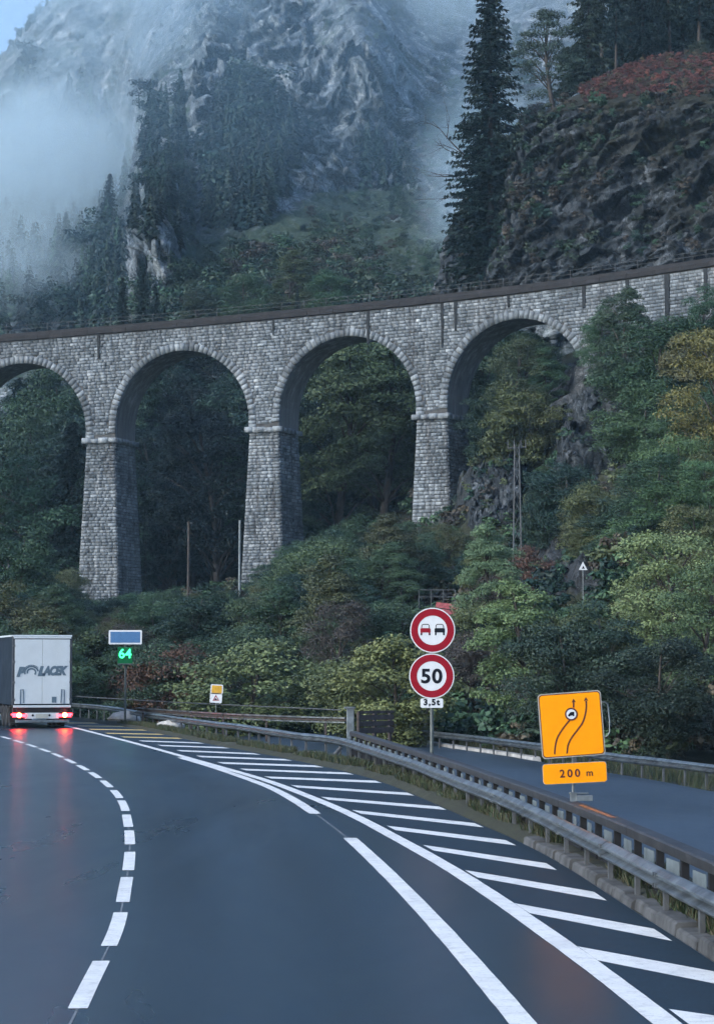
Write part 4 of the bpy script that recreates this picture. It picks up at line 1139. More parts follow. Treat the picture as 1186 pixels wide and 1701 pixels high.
# --- hand placed shrubs that stand out below the viaduct
SP_ = [('tree_a', 1165, 480, 600, 214, GREEN, 'dark green tree against the abutment wall at the right edge', 0.8),
       ('tree_b', 1045, 478, 600, 220, (0.045, 0.066, 0.04), 'tall green bush before the stone wall right of the last arch', 0.85),
       ('tree_a', 1000, 515, 610, 226, GREEN, 'green bush against the wall beside the last arch', 0.75),
       ('tree_c', 1095, 530, 640, 214, GREEN, 'bushy green tree between wall bushes and yellow tree', 1.2),
       ('tree_d', 1180, 540, 860, 178, (0.12, 0.115, 0.035), 'large yellow-green autumn tree at the right edge below the wall', 1.0),
       ('tree_b', 1130, 560, 720, 200, (0.085, 0.085, 0.04), 'olive tree left of the large yellow-green tree', 1.0),
       ('tree_c', 1115, 650, 790, 196, DARK, 'dark bush right of the bare rock slope', 0.9),
       ('tree_d', 860, 560, 720, 232, (0.06, 0.078, 0.038), 'slender green tree inside the last arch', 0.9),
       ('tree_b', 900, 580, 720, 232, GREEN, 'green tree under the crown of the last arch', 1.0),
       ('tree_a', 815, 640, 760, 236, DARK, 'dark tree beside the third pier inside the last arch', 1.0),
       ('shrub_a', 885, 660, 735, 226, OLIVE, 'olive-brown bush left of the bare rock slope', 0.9),
       ('shrub_b', 845, 650, 740, 226, (0.10, 0.11, 0.04), 'yellow-green shrub beneath the last arch', 1.0),
       ('tree_c', 945, 770, 940, 184, DARK, 'big dark round tree right of the lattice mast', 1.0),
       ('tree_a', 1030, 815, 950, 166, (0.03, 0.052, 0.034), 'dark green tree below the bare rock slope', 1.2),
       ('tree_a', 905, 800, 930, 186, DARK, 'dark tree close behind the lattice mast', 1.0),
       ('tree_b', 800, 872, 1050, 140, (0.11, 0.165, 0.085), 'pale green tree right above the overtaking sign', 0.95),
       ('shrub_a', 872, 915, 985, 150, RUST, 'rust-brown bush at the foot of the lattice mast', 0.8),
       ('tree_d', 1100, 880, 1130, 118, (0.15, 0.20, 0.08), 'large pale yellow-green tree on the right slope', 1.25),
       ('tree_d', 1178, 930, 1200, 108, (0.10, 0.15, 0.065), 'large green tree right of the pale yellow-green one', 1.1),
       ('tree_b', 862, 965, 1170, 104, (0.13, 0.18, 0.075), 'pale green tree between the round signs and yellow sign', 1.1),
       ('tree_a', 1010, 1010, 1225, 96, (0.028, 0.048, 0.034), 'dark tree behind the upper edge of the yellow sign', 1.1),
       ('tree_c', 1110, 1060, 1240, 92, (0.024, 0.042, 0.032), 'dark tree right of the yellow sign', 1.2),
       ('tree_c', 930, 1040, 1225, 96, (0.032, 0.05, 0.034), 'dark tree left behind the yellow sign', 1.1),
       ('shrub_b', 652, 1070, 1195, 108, (0.14, 0.155, 0.055), 'yellow-olive shrub left of the round speed sign', 1.3),
       ('shrub_a', 605, 1105, 1195, 112, (0.12, 0.14, 0.055), 'low olive shrub behind the pale terminal post', 1.2),
       ('tree_b', 605, 930, 1010, 185, (0.15, 0.20, 0.08), 'small lime-green tree above the speed sign, left', 1.0),
       ('shrub_a', 425, 1075, 1180, 125, (0.10, 0.13, 0.055), 'olive-green bush right of the small yellow sign', 1.5),
       ('shrub_b', 150, 1060, 1170, 150, (0.06, 0.08, 0.035), 'green bush between truck and speed display', 1.3),
       ('shrub_c', 285, 1090, 1165, 138, RUST, 'reddish-brown bush left of the small yellow sign', 1.0),
       ('tree_a', 30, 880, 1060, 190, GREEN, 'green tree above the truck at the left edge', 1.1)]
for kk, x, yt, yb, Y, col, lab, w in SP_:
    b = P(x, yb, Y); zg = float(hz(b[0], b[1])); z0_ = min(b[2], zg + 0.2) if b[2] > zg else b[2]
    z0_ = zg - 0.1
    tree(kk, (b[0], Y, z0_), max(1.5, P(x, yt, Y)[2] - z0_), col, lab, None, w)

_fo = np.argsort(far_edge[:, 1])
def off_road(X, Y, m): return Y > 126 or X > float(np.interp(Y, far_edge[_fo, 1], far_edge[_fo, 0])) + m
# --- thickets: individual trees and shrubs under a canopy line
CL = ([0, 60, 130, 240, 300, 390, 410, 470, 520, 600, 680, 735, 770, 800, 860, 945, 965, 1030, 1070, 1100, 1186, 1300],
      [700, 720, 985, 985, 965, 965, 960, 905, 870, 850, 852, 850, 800, 720, 640, 640, 560, 520, 560, 520, 500, 480])
KEEP_OUT = [[(890, 640), (955, 590), (1020, 600), (1060, 660), (1055, 800), (1000, 810), (920, 780)], [(755, 850), (780, 750), (850, 735), (875, 760), (870, 880), (770, 890)], [(740, 690), (760, 600), (840, 520), (960, 600), (900, 660), (780, 740)],
            [(828, 730), (888, 730), (888, 915), (828, 915)], [(900, 920), (1010, 920), (1010, 985), (890, 990)], [(690, 975), (765, 975), (765, 1040), (690, 1040)], [(305, 860), (322, 860), (322, 985), (305, 985)], [(390, 860), (406, 860), (406, 985), (390, 985)]]
def zone_of(x, y, Y):
    if Y > 262: return None
    if x < 420: return ('behind the guardrail left of the second pier', 'thicket below the left arches')
    if x < 690: return ('on the slope between second and third piers', 'thicket below the middle arch')
    if y > 1010: return ('on the low bank behind the slip road', 'thicket along the slip road')
    return ('on the steep slope below the right-hand arch', 'thicket on the right slope')
cnt = 0
cand = []
for Y in np.arange(100, 250, 4.2):
    half = 0.165 * Y
    for X in np.arange(-half, half, 4.4):
        cand.append((X + random.uniform(-1.9, 1.9), Y + random.uniform(-1.9, 1.9)))
random.shuffle(cand)
pier_xy = [vc(a) - vn(a) * DEP / 2 for a in piers]
for X, Y in cand:
    if any(math.hypot(X - q[0], Y - q[1]) < 5.5 for q in pier_xy): continue
    if not off_road(X, Y, 2.2): continue
    z = float(hz(X, Y))
    sv = np.interp(X, cx, S_); front = vc(sv)
    if Y > front[1] - 1.5: continue
    bx, by = proj((X, Y, z)); bx, by = float(bx), float(by)
    if by < 560 or (Y < 112 and bx > 540) or (bx < 440 and Y < 132): continue
    lim = float(np.interp(bx, *CL))
    if bx < 130: lim = max(lim, 960) if Y < 200 else max(lim, 830)
    zmax = P(bx, lim + random.uniform(0, 40), Y)[2]; hmax = zmax - z
    if hmax < 1.2: continue
    h = min(hmax, random.choice([3, 4, 5, 6, 7, 8]) * random.uniform(0.85, 1.2))
    tx_, ty_ = proj((X, Y, z + h * 0.7)); tx_, ty_ = float(tx_), float(ty_)
    mx_, my_ = proj((X, Y, z + h * 0.95))
    bad = False
    for poly in KEEP_OUT:
        for dx in (-18, 0, 18):
            for (qx, qy) in ((tx_ + dx, ty_), (float(mx_) + dx, float(my_)), (bx + dx, (by + ty_) / 2)):
                if inpoly(np.array(qx), np.array(qy), poly): bad = True
    if bad:
        h = min(h, 1.6)
        tx_, ty_ = proj((X, Y, z + h))
        if any(inpoly(np.array(float(tx_)), np.array(float(ty_)), poly) for poly in KEEP_OUT): continue
    zn = zone_of(bx, by, Y)
    if zn is None: continue
    small = h < 4.2
    kind = random.choice(['shrub_a', 'shrub_b', 'shrub_c']) if small else random.choice(['tree_a', 'tree_b', 'tree_c', 'tree_d'])
    n_ = vnoise(np.array([[X * 0.11, Y * 0.07, 3.3]]), 2)[0]
    if bx > 760: pal = [(DARK, 'dark green'), (GREEN, 'green'), (MID, 'mid green'), ((0.10, 0.15, 0.065), 'pale green'), (OLIVE, 'olive'), (BROWN, 'brownish')]
    else: pal = [(DARK, 'dark green'), (DARK, 'dark green'), (GREEN, 'green'), ((0.045, 0.078, 0.044), 'mid green'), ((0.065, 0.10, 0.05), 'pale green'), ((0.07, 0.08, 0.038), 'olive'), (BROWN, 'brownish')]
    col, cn = pal[int(np.clip((n_ * 0.5 + 0.5) * len(pal) + random.uniform(-1.6, 1.6), 0, len(pal) - 1))]
    tree(kind, (X, Y, z - 0.15), h, col, '%s leafy %s among many %s' % (cn, 'shrub' if small else 'tree', zn[0]), zn[1] + ', ' + cn, random.uniform(0.95, 1.35))
    cnt += 1
# --- trees behind the viaduct, seen through the arches
cnt2 = 0
for Y in np.arange(268, 346, 7.0):
    half = 0.16 * Y
    for X in np.arange(-half, 0.075 * Y, 5.2):
        x, y = X + random.uniform(-2.2, 2.2), Y + random.uniform(-3, 3)
        sv = np.interp(x, cx, S_)
        if y < vc(sv)[1] + 10: continue
        z = float(hz(x, y)); bx, by = [float(q) for q in proj((x, y, z))]
        lim = float(np.interp(bx, [0, 130, 240, 330, 440, 560, 700, 800, 900], [622, 615, 598, 580, 572, 560, 540, 530, 560]))
        if bx < 20: lim = 680
        h = min(P(bx, lim, y)[2] - z, random.uniform(11, 24))
        if h < 3: continue
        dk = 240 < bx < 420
        av = 'leftmost' if bx < 168 else 'second' if bx < 440 else 'third' if bx < 710 else 'rightmost'
        kind = random.choice(['tree_a', 'tree_b', 'tree_d', 'spruce_b'] if not dk else ['spruce_b', 'tree_a', 'tree_d', 'spruce_c'])
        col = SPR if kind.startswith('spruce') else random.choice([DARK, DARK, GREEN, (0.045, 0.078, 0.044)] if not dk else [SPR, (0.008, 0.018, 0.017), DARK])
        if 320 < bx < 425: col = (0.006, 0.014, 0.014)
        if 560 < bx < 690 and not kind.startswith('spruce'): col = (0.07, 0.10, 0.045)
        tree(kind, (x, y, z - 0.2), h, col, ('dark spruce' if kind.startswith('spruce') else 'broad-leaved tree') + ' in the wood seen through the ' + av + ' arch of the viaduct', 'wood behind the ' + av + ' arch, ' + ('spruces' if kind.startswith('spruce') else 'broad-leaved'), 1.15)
        cnt2 += 1
print('TREES', N_TREES, cnt, cnt2)

# --- far woods: masses on the mountain
def far_spruce(seed, n_lev=15, nb=7):
    g = np.random.default_rng(seed); vs = []
    for i in range(n_lev):
        k = i / n_lev; r_ = 0.17 * (1 - k) ** 0.8 + 0.012
        for b in range(nb):
            a = g.uniform(0, 6.28); rr = r_ * g.uniform(0.6, 1.2); z = 0.06 + 0.94 * k
            c = np.array((math.cos(a), math.sin(a), 0)); sd = np.array((-math.sin(a), math.cos(a), 0))
            p0 = np.array((0, 0, z)); p1 = p0 + c * rr * 0.6 + np.array((0, 0, -0.3 * rr)); p2 = p0 + c * rr + np.array((0, 0, -0.75 * rr)); w = rr * 0.42
            vs += [p0, p1 + sd * w, p2, p1 - sd * w]
            vs += [p1 + sd * w * .3, p2 + sd * w * .8 - np.array((0, 0, .03)), p1 - np.array((0, 0, 0.05)), p1 - sd * w * .5 + np.array((0, 0, .01))]
    return np.array(vs)
def far_leafy(seed, n=9, per=26, lw=0.12):
    g = np.random.default_rng(seed); vs = []
    for i in range(n):
        c = np.array((g.normal(0, 0.16), g.normal(0, 0.16), g.uniform(0.25, 0.85))); d_ = unit(g, per); d_[:, 2] = np.abs(d_[:, 2]) * 0.9 - 0.15
        vs.append(leaf_quads(c + d_ * 0.19 * g.uniform(0.5, 1.05, per)[:, None], d_ + np.array((0, 0, .4)), lw, lw * 0.66, g))
    return np.vstack(vs)
FS = [far_spruce(k) for k in range(5)]; FL = [far_leafy(k, 10, 58, 0.062) for k in range(5)]; FLS = [far_leafy(k + 20, 7, 30, 0.11) for k in range(6)]
def wood(name, label, items, cat='wood', leafset=None):
    """items: (x, y, z, height, colour, leafy)"""
    vs = []; cs = []
    for x, y, z, h, c, lf in items:
        m_ = random.choice((leafset or FL) if lf else FS); a = random.uniform(0, 6.28); w = random.uniform(0.85, 1.3) * h
        q = m_ * np.array((w, w, h)); ca, sa = math.cos(a), math.sin(a)
        q = np.stack([q[:, 0] * ca - q[:, 1] * sa + x, q[:, 0] * sa + q[:, 1] * ca + y, q[:, 2] + z], 1)
        vs.append(q); j = random.uniform(0.5, 1.35); cs.append(np.tile(np.array(c) * np.array((0.9, 1.0, 1.12)) * j, (len(q), 1)))
    vs = np.vstack(vs); me = quads_mesh(name, vs); add_attr(me, 'Col', np.vstack(cs))
    o = link(name, me, M['leaf_attr']); tag(o, label, cat, None, 'stuff'); return o
def pick(poly, n, Pxy=(mpx, mpy, mpts)):
    idx = np.nonzero(inpoly(Pxy[0], Pxy[1], poly))[0]
    return [Pxy[2][i] for i in rng.choice(idx, n)]
it = []
for poly, n, hh in (([(342, 385), (345, 240), (378, 165), (425, 155), (460, 230), (505, 245), (500, 295), (440, 375), (395, 395)], 170, (8, 14)),
                    ([(216, 400), (232, 290), (246, 170), (300, 150), (325, 380), (290, 400)], 110, (4.5, 9)), ([(590, 300), (600, 235), (640, 250), (690, 300), (690, 330), (610, 320)], 26, (6, 10))):
    for p in pick(poly, n): it.append((p[0], p[1], p[2] - 1.0, random.uniform(*hh), random.choice([SPR, SPR, DARK, (0.03, 0.05, 0.035)]), random.random() < 0.15))
wood('far_wood', 'dark conifer wood on the mountainside in the middle of the cliffs', it)
it = []
for poly, n, hh in (([(-140, 560), (-140, 300), (60, 330), (200, 360), (205, 560)], 300, (9, 15)), ([(-140, 300), (-60, 220), (200, 150), (215, 330)], 80, (8, 13)), ([(0, 240), (0, 130), (60, 80), (100, 200)], 30, (5, 9))):
    for p in pick(poly, n): it.append((p[0], p[1], p[2] - 1.0, random.uniform(*hh), random.choice([SPR, SPR, DARK, GREEN]), random.random() < 0.1))
wood('far_wood', 'conifer wood fading into the mist on the left mountainside', it)
it = []
for poly, n, hh in (([(270, 560), (270, 470), (420, 430), (560, 400), (640, 470), (700, 560)], 150, (3, 7)), ([(500, 420), (520, 330), (700, 320), (790, 420), (790, 540), (640, 480)], 190, (1.2, 3.4)), ([(180, 640), (180, 540), (800, 540), (800, 640)], 200, (6, 11)), ([(310, 110), (480, -60), (780, -60), (760, 140), (700, 120), (520, 90)], 30, (2, 4)), ([(700, 330), (690, 150), (880, 50), (880, 400)], 70, (3, 6))):
    for p in pick(poly, n): it.append((p[0], p[1], p[2] - 0.5, random.uniform(*hh), random.choice([GREEN, DARK, (0.045, 0.07, 0.045), (0.06, 0.085, 0.05), BROWN]), True))
wood('far_scrub', 'pale green scrub on the scree above the viaduct deck', it, 'scrub')
it = []
for k in range(40):
    x = random.uniform(-20, 95); ry = float(np.interp(x, [-150, 0, 30, 60, 95], [230, 95, 62, 30, -20]))
    i = int(np.argmin((mpx - x) ** 2 + (mpy - (ry + 8)) ** 2)); p = mpts[i]
    it.append((p[0], p[1], p[2] - 0.5, random.uniform(2, 4.5), DARK, random.random() < 0.6))
wood('ridge_scrub', 'small trees along the skyline of the left mountain ridge', it, 'scrub')
# vegetation hanging on the bluff, and red ferns on its top
it = []
idx = np.nonzero((bvrow > 0.9) & (bvrow < 3.1) & (bpx_f > 740))[0]
for i in rng.choice(idx, 380):
    p = bpts[i]; it.append((p[0], p[1] + 0.3, p[2] - 0.4, random.uniform(0.8, 3.0), random.choice([BROWN, (0.05, 0.065, 0.04), DARK, GREEN, (0.04, 0.055, 0.035), (0.085, 0.062, 0.042)]), True))
wood('bluff_scrub', 'brown and dark green scrub clinging to the rocky bluff', it, 'scrub', FLS)
it = []
idx = np.nonzero((bvrow > 3.05) & (bvrow < 4.15) & (bpx_f > 965))[0]
for i in rng.choice(idx, 760):
    p = bpts[i]; it.append((p[0], p[1], p[2] - 0.15, random.uniform(0.8, 1.5), random.choice([(0.16, 0.055, 0.045), (0.12, 0.048, 0.04), (0.18, 0.065, 0.048), (0.09, 0.05, 0.036), (0.10, 0.075, 0.042)]), True))
wood('red_fern', 'rust red ferns and heather along the top of the bluff', it, 'ferns', FLS)
it = []
for Q_, ok_ in OUT_PTS:
    for i in rng.choice(np.nonzero(ok_)[0], 42):
        p = Q_[i]; it.append((p[0], p[1] + 0.2, p[2] - 0.3, random.uniform(0.6, 1.9), random.choice([BROWN, GREEN, OLIVE, DARK]), True))
wood('outcrop_scrub', 'small bushes rooted on the bare rock outcrops below the arch', it, 'scrub', FLS)
# undergrowth on the near slope
it = []
for k in range(2900):
    Y = random.uniform(92, 262) if k % 3 else random.uniform(92, 180); X = random.uniform(-0.165, 0.165) * Y
    if not off_road(X, Y, 1.3) or (Y < 135 and X < -6): continue
    z = float(hfun(X, Y)); bx, by = [float(q) for q in proj((X, Y, z))]
    if by < 560 or (Y > 255 and abs(X) < 30 and False): continue
    if any(inpoly(np.array(bx), np.array(by), poly) for poly in ROCKS[:2]) and random.random() < 0.85: continue
    if any(math.hypot(X - q[0], Y - q[1]) < 4.2 for q in pier_xy): continue
    n_ = vnoise(np.array([[X * 0.15, Y * 0.1, 1.7]]), 8)[0]
    it.append((X, Y, z - 0.3, random.uniform(1.2, 3.2), random.choice([DARK, GREEN, MID]) if n_ < 0.1 else random.choice([OLIVE, BROWN, MID, (0.10, 0.075, 0.045)]), True))
hzz = hz(np.array([q[0] for q in it]), np.array([q[1] for q in it]))
it = [(q[0], q[1], float(z) - 0.2, q[3], q[4], q[5]) for q, z in zip(it, hzz)]
wood('undergrowth', 'mixed green and brown undergrowth covering the hillside', it, 'undergrowth', FLS)
# grass along the verge between kerb and barriers
g_ = np.random.default_rng(3)
def blades(n, s_lo, s_hi, o_lo, o_hi, base_line, nrm, zf, hh):
    s = g_.uniform(s_lo, s_hi, n); a = arclen(base_line); q = at_s(base_line, s); nn = np.stack([np.interp(s, a, nrm[:, j]) for j in range(3)], 1)
    q = q + nn * g_.uniform(o_lo, o_hi, n)[:, None]; q[:, 2] = zf
    keep = vnoise(q * 0.7, 4) > -0.35; q = q[keep]; n = len(q)
    up = np.stack([g_.normal(0, 0.35, n), g_.normal(0, 0.35, n), np.ones(n)], 1); h = (hh * g_.uniform(0.4, 1.3, n))[:, None]
    sd = unit(g_, n); sd[:, 2] = 0; sd = sd * 0.012
    return np.stack([q - sd, q + sd, q + up * h + sd * 0.3, q + up * h - sd * 0.3], 1).reshape(-1, 3)
vv = np.vstack([blades(52000, 14, 110, -1.0, -0.24, kerb_line, kn, 0.08, 0.15), blades(22000, 0, 130, -2.6, -0.2, far_edge, fn, -1.05, 0.35)])
me = quads_mesh('verge_grass', vv)
cc = np.array([(0.032, 0.05, 0.02), (0.05, 0.06, 0.026), (0.026, 0.045, 0.02), (0.07, 0.06, 0.035)])[g_.integers(0, 4, len(vv) // 4)]
add_attr(me, 'Col', np.repeat(cc, 4, 0)); o = link('verge_grass', me, M['leaf_attr']); tag(o, 'rough grass growing along the verge under the guardrails', 'grass', None, 'stuff')
# ------------------------------------------------------------------ lettering
def text_mesh(txt, size, weight=0.0, shear=0.0, extrude=0.002, spacing=1.0, squeeze=1.0):
    cu = bpy.data.curves.new('lettering', 'FONT'); cu.body = txt; cu.size = size; cu.offset = weight; cu.shear = shear; cu.extrude = extrude
    cu.align_x = 'CENTER'; cu.align_y = 'CENTER'; cu.space_character = spacing; cu.resolution_u = 6
    ob = bpy.data.objects.new('lettering', cu); COL.objects.link(ob)
    bpy.context.view_layer.update()
    me = bpy.data.meshes.new_from_object(ob.evaluated_get(bpy.context.evaluated_depsgraph_get()))
    bpy.data.objects.remove(ob); bpy.data.curves.remove(cu)
    me.transform(Matrix(((squeeze, 0, 0, 0), (0, 0, 1, 0), (0, 1, 0, 0), (0, 0, 0, 1))))     # upright in X-Z
    # centre by bounds
    co = np.array([v.co[:] for v in me.vertices]); c = (co.max(0) + co.min(0)) / 2
    me.transform(Matrix.Translation((-c[0], -c[1], -c[2])))
    me.materials.clear()
    return me
def letters(txt, size, m, parent, loc, name='lettering', **kw):
    o = link(name, text_mesh(txt, size, **kw), m, parent); o.location = loc; return o
def disc(r, n=48): return [(r * math.cos(2 * math.pi * k / n), r * math.sin(2 * math.pi * k / n)) for k in range(n)]
def ring(r0, r1, y0, y1, cz, n=56, cx_=0.0):
    mb = MB(); v = []
    for k in range(n):
        c, s = math.cos(2 * math.pi * k / n), math.sin(2 * math.pi * k / n)
        for r_, y in ((r0, y0), (r1, y0), (r1, y1), (r0, y1)): v.append((cx_ + r_ * c, y, cz + r_ * s))
    f = []
    for k in range(n):
        j = (k + 1) % n
        for q in range(4): f.append((k * 4 + q, k * 4 + (q + 1) % 4, j * 4 + (q + 1) % 4, j * 4 + q))
    return mb.add(v, f)
def rrect(w, h, r_, n=6):
    out = []
    for cx_, cz, a0 in ((w / 2 - r_, h / 2 - r_, 0), (-w / 2 + r_, h / 2 - r_, 90), (-w / 2 + r_, -h / 2 + r_, 180), (w / 2 - r_, -h / 2 + r_, 270)):
        for k in range(n + 1):
            a = R(a0 + 90 * k / n); out.append((cx_ + r_ * math.cos(a), cz + r_ * math.sin(a)))
    return out
def sh(poly, dx=0, dz=0, s=1.0, rot=0.0):
    c, q = math.cos(rot), math.sin(rot); return [((x * c - z * q) * s + dx, (x * q + z * c) * s + dz) for x, z in poly]
def strip(pts, w):
    p = np.array(pts, float); t_ = np.gradient(p, axis=0); t_ /= np.linalg.norm(t_, axis=1)[:, None]; n_ = np.stack([-t_[:, 1], t_[:, 0]], 1) * w / 2
    return p + n_, p - n_
def strip_mesh(mb, pts, w, y0, y1):
    a, b = strip(pts, w); k = len(a)
    v = [(x, y0, z) for x, z in a] + [(x, y0, z) for x, z in b] + [(x, y1, z) for x, z in a] + [(x, y1, z) for x, z in b]; f = []
    for i in range(k - 1): f += [(i, i + 1, k + i + 1, k + i), (i, i + 1, 2 * k + i + 1, 2 * k + i), (k + i, k + i + 1, 3 * k + i + 1, 3 * k + i)]
    return mb.add(v, f)

# ------------------------------------------------------------------ the two round signs
Ys = 56.0; SS = 56 / 48.0
b = P(717, 1175, Ys); zc1 = P(719.5, 1047, Ys)[2]; zc2 = P(717.5, 1123, Ys)[2]; zc3 = P(717, 1168, Ys)[2]
face = math.atan2(-b[0], b[1])
sg = tag(empty('road_sign', (b[0], b[1], -0.3)), 'post with round no-overtaking and 50 signs beside the brown barrier', 'road sign'); B0 = -0.3
sg.rotation_euler = (0, 0, face * 0.6); sg.scale = (SS, SS, SS); zc1, zc2, zc3 = [(q + 0.3) / SS - 0.3 for q in (zc1, zc2, zc3)]
MB().tube([(0, 0.07, 0), (0, 0.07, zc1 - B0 + 0.3)], 0.038, 10).build('post', M['pole'], sg)
def round_plate(zc, dx, name):
    MB().prism(sh(disc(0.46), dx, zc - B0), 0.0, 0.03).build(name, M['white'], sg)
    pl = sg.children[-1]
    ring(0.30, 0.438, -0.004, -0.001, zc - B0, 56, dx).build('red_ring', M['red'], pl)
    return pl
p1_ = round_plate(zc1, 0.02, 'no_overtaking_plate'); p2_ = round_plate(zc2, 0.0, 'speed_limit_plate')
def car_symbol(dx, m_, nm):
    mb = MB(); z = zc1 - B0; y0, y1 = -0.004, -0.001
    mb.prism(sh([(-0.105, 0.03), (-0.105, -0.045), (0.105, -0.045), (0.105, 0.03), (0.085, 0.045), (-0.085, 0.045)], dx, z), y0, y1)
    mb.prism(sh([(-0.095, -0.045), (-0.095, -0.095), (-0.065, -0.095), (-0.065, -0.045)], dx, z), y0, y1)
    mb.prism(sh([(0.065, -0.045), (0.065, -0.095), (0.095, -0.095), (0.095, -0.045)], dx, z), y0, y1)
    o = mb.build(nm, m_, p1_)
    fr = MB(); strip_mesh(fr, [(-0.08 + dx, z + 0.045), (-0.072 + dx, z + 0.105), (-0.05 + dx, z + 0.122), (0.05 + dx, z + 0.122), (0.072 + dx, z + 0.105), (0.08 + dx, z + 0.045)], 0.016, y0, y1)
    fr.build('car_cabin', M['black_paint'], p1_)
    MB().prism(sh([(-0.1, -0.06), (-0.1, -0.1), (-0.07, -0.1), (-0.07, -0.06)], dx, z), -0.006, -0.004).build('car_wheel', M['black_paint'], p1_)
    MB().prism(sh([(0.07, -0.06), (0.07, -0.1), (0.1, -0.1), (0.1, -0.06)], dx, z), -0.006, -0.004).build('car_wheel', M['black_paint'], p1_)
car_symbol(-0.125, M['red'], 'red_car_symbol'); car_symbol(0.165, M['black_paint'], 'black_car_symbol')
letters('50', 0.40, M['black_paint'], p2_, (0, -0.004, zc2 - B0), weight=0.013, squeeze=1.05, spacing=1.1)
pp_ = MB().prism(sh(rrect(0.46, 0.19, 0.03), 0.0, zc3 - B0), 0.0, 0.02).build('small_plate', M['white'], sg)
letters('3,5t', 0.17, M['black_paint'], pp_, (0, -0.004, zc3 - B0 + 0.01), weight=0.008, spacing=1.25)
for z in (zc1, zc2): MB().box((0, 0.06, z - B0 + 0.15), (0.3, 0.05, 0.05)).build('bracket', M['galv_dull'], sg)

# ------------------------------------------------------------------ orange temporary sign on the barrier
M['amber'] = plain('amber_sign_film', (0.88, 0.30, 0.001), 0.55, 0, 0.05, spec=0.12)
M['maroon'] = plain('dark_red_film', (0.07, 0.004, 0.008), 0.45, 0, 0.1)
M['grey_frame'] = plain('grey_frame', (0.36, 0.34, 0.30), 0.5, 0.3, 0.15)
Yy = float(G(953, 1331, 0.76)[1]); k_ = Yy / 3900.0
bx_ = P(952, 1331, Yy); zb = 0.76
ys = tag(empty('roadworks_sign', (bx_[0], Yy, zb)), 'orange temporary sign with lane-shift arrows clamped on the brown barrier', 'road sign')
cz = P(948.5, 1203.5, Yy)[2] - zb; cxs = P(948.5, 1203.5, Yy)[0] - bx_[0]
MB().tube([(0, 0.06, -0.05), (0.0, 0.06, cz)], 0.022, 8).build('post', M['galv'], ys)
MB().box((0.0, 0.02, 0.06), (0.10, 0.14, 0.16)).box((0.16, 0.0, 0.05), (0.26, 0.16, 0.09)).box((0.08, 0.0, 0.12), (0.3, 0.05, 0.03)).build('clamp', M['galv'], ys, None, 0.006)
W, Hh = 105 * k_, 107 * k_; rot = R(4.2)
pl = MB().prism(rrect(W, Hh, 0.06), 0.0, 0.03).build('panel', M['grey_frame'], ys); pl.location = (cxs, -0.02, cz); pl.rotation_euler = (0, -rot, 0)
MB().prism(rrect(W - 0.03, Hh - 0.03, 0.05), -0.003, -0.0005).build('dark_border', M['maroon'], pl)
MB().prism(rrect(W - 0.055, Hh - 0.055, 0.045), -0.006, -0.0035).build('amber_face', M['amber'], pl)
ms_ = MB()
def zp(x, y):       # panel zoom coordinates -> panel metres (the zoom was 6.59 x)
    X_ = (870 + x / 6.589 - 948.5) * k_; Z_ = (1203.5 - (1120 + y / 6.587)) * k_
    c, s_ = math.cos(-rot), math.sin(-rot); return (X_ * c - Z_ * s_, X_ * s_ + Z_ * c)
def crv(pts, n=24): return smooth(spline([(*zp(*p), 0) for p in pts], 0.01), 4)[:, :2]
strip_mesh(ms_, crv([(332, 872), (340, 780), (365, 690), (420, 600), (470, 535), (500, 500)]), 0.024, -0.010, -0.0065)
strip_mesh(ms_, crv([(466, 864), (480, 770), (520, 690), (585, 605), (640, 525), (670, 430), (680, 350), (678, 290)]), 0.024, -0.010, -0.0065)
strip_mesh(ms_, crv([(540, 365), (542, 330), (540, 300)]), 0.024, -0.010, -0.0065)
for tip in ((540, 268), (674, 252)):
    x, z = zp(*tip); ms_.prism([(x, z), (x - 0.036, z - 0.062), (x, z - 0.045), (x + 0.036, z - 0.062)], -0.010, -0.0065)
ms_.build('arrow', M['maroon'], pl)
x, z = zp(515, 437)
MB().prism(sh(disc(0.098), x, z), -0.014, -0.0105).build('symbol_disc', M['maroon'], pl)
MB().prism(sh(disc(0.074), x, z), -0.018, -0.0145).build('symbol_face', M['white'], pl)
MB().prism(sh([(-0.045, -0.03), (-0.052, -0.012), (-0.025, 0.018), (-0.01, 0.032), (0.045, 0.035), (0.045, -0.028), (0.03, -0.034), (0.018, -0.022), (-0.018, -0.022), (-0.03, -0.034)], x, z), -0.022, -0.0185).build('lorry_symbol', M['black_paint'], pl)
hp = [(W / 2 - 0.005, 0.02, 0.31), (W / 2 + 0.05, 0.02, 0.305), (W / 2 + 0.095, 0.02, 0.26), (W / 2 + 0.10, 0.02, 0.02), (W / 2 + 0.09, 0.02, -0.16), (W / 2 + 0.05, 0.02, -0.215), (W / 2 - 0.005, 0.02, -0.225)]
MB().tube(hp, 0.011, 8).build('handle', M['galv'], pl, None, 0, True)
c2 = P(954, 1284, Yy)
p2 = MB().prism(rrect(106 * k_, 34 * k_, 0.05), 0.0, 0.02).build('distance_plate', M['grey_frame'], ys); p2.location = (c2[0] - bx_[0], -0.02, c2[2] - zb); p2.rotation_euler = (0, -R(2.8), 0)
MB().prism(rrect(106 * k_ - 0.014, 34 * k_ - 0.014, 0.045), -0.004, -0.0005).build('amber_face', M['amber'], p2)
letters('200', 0.165, M['maroon'], p2, (-0.075, -0.007, 0.0), weight=0.004, spacing=1.4)
letters('m', 0.145, M['maroon'], p2, (0.225, -0.007, -0.02), weight=0.002)

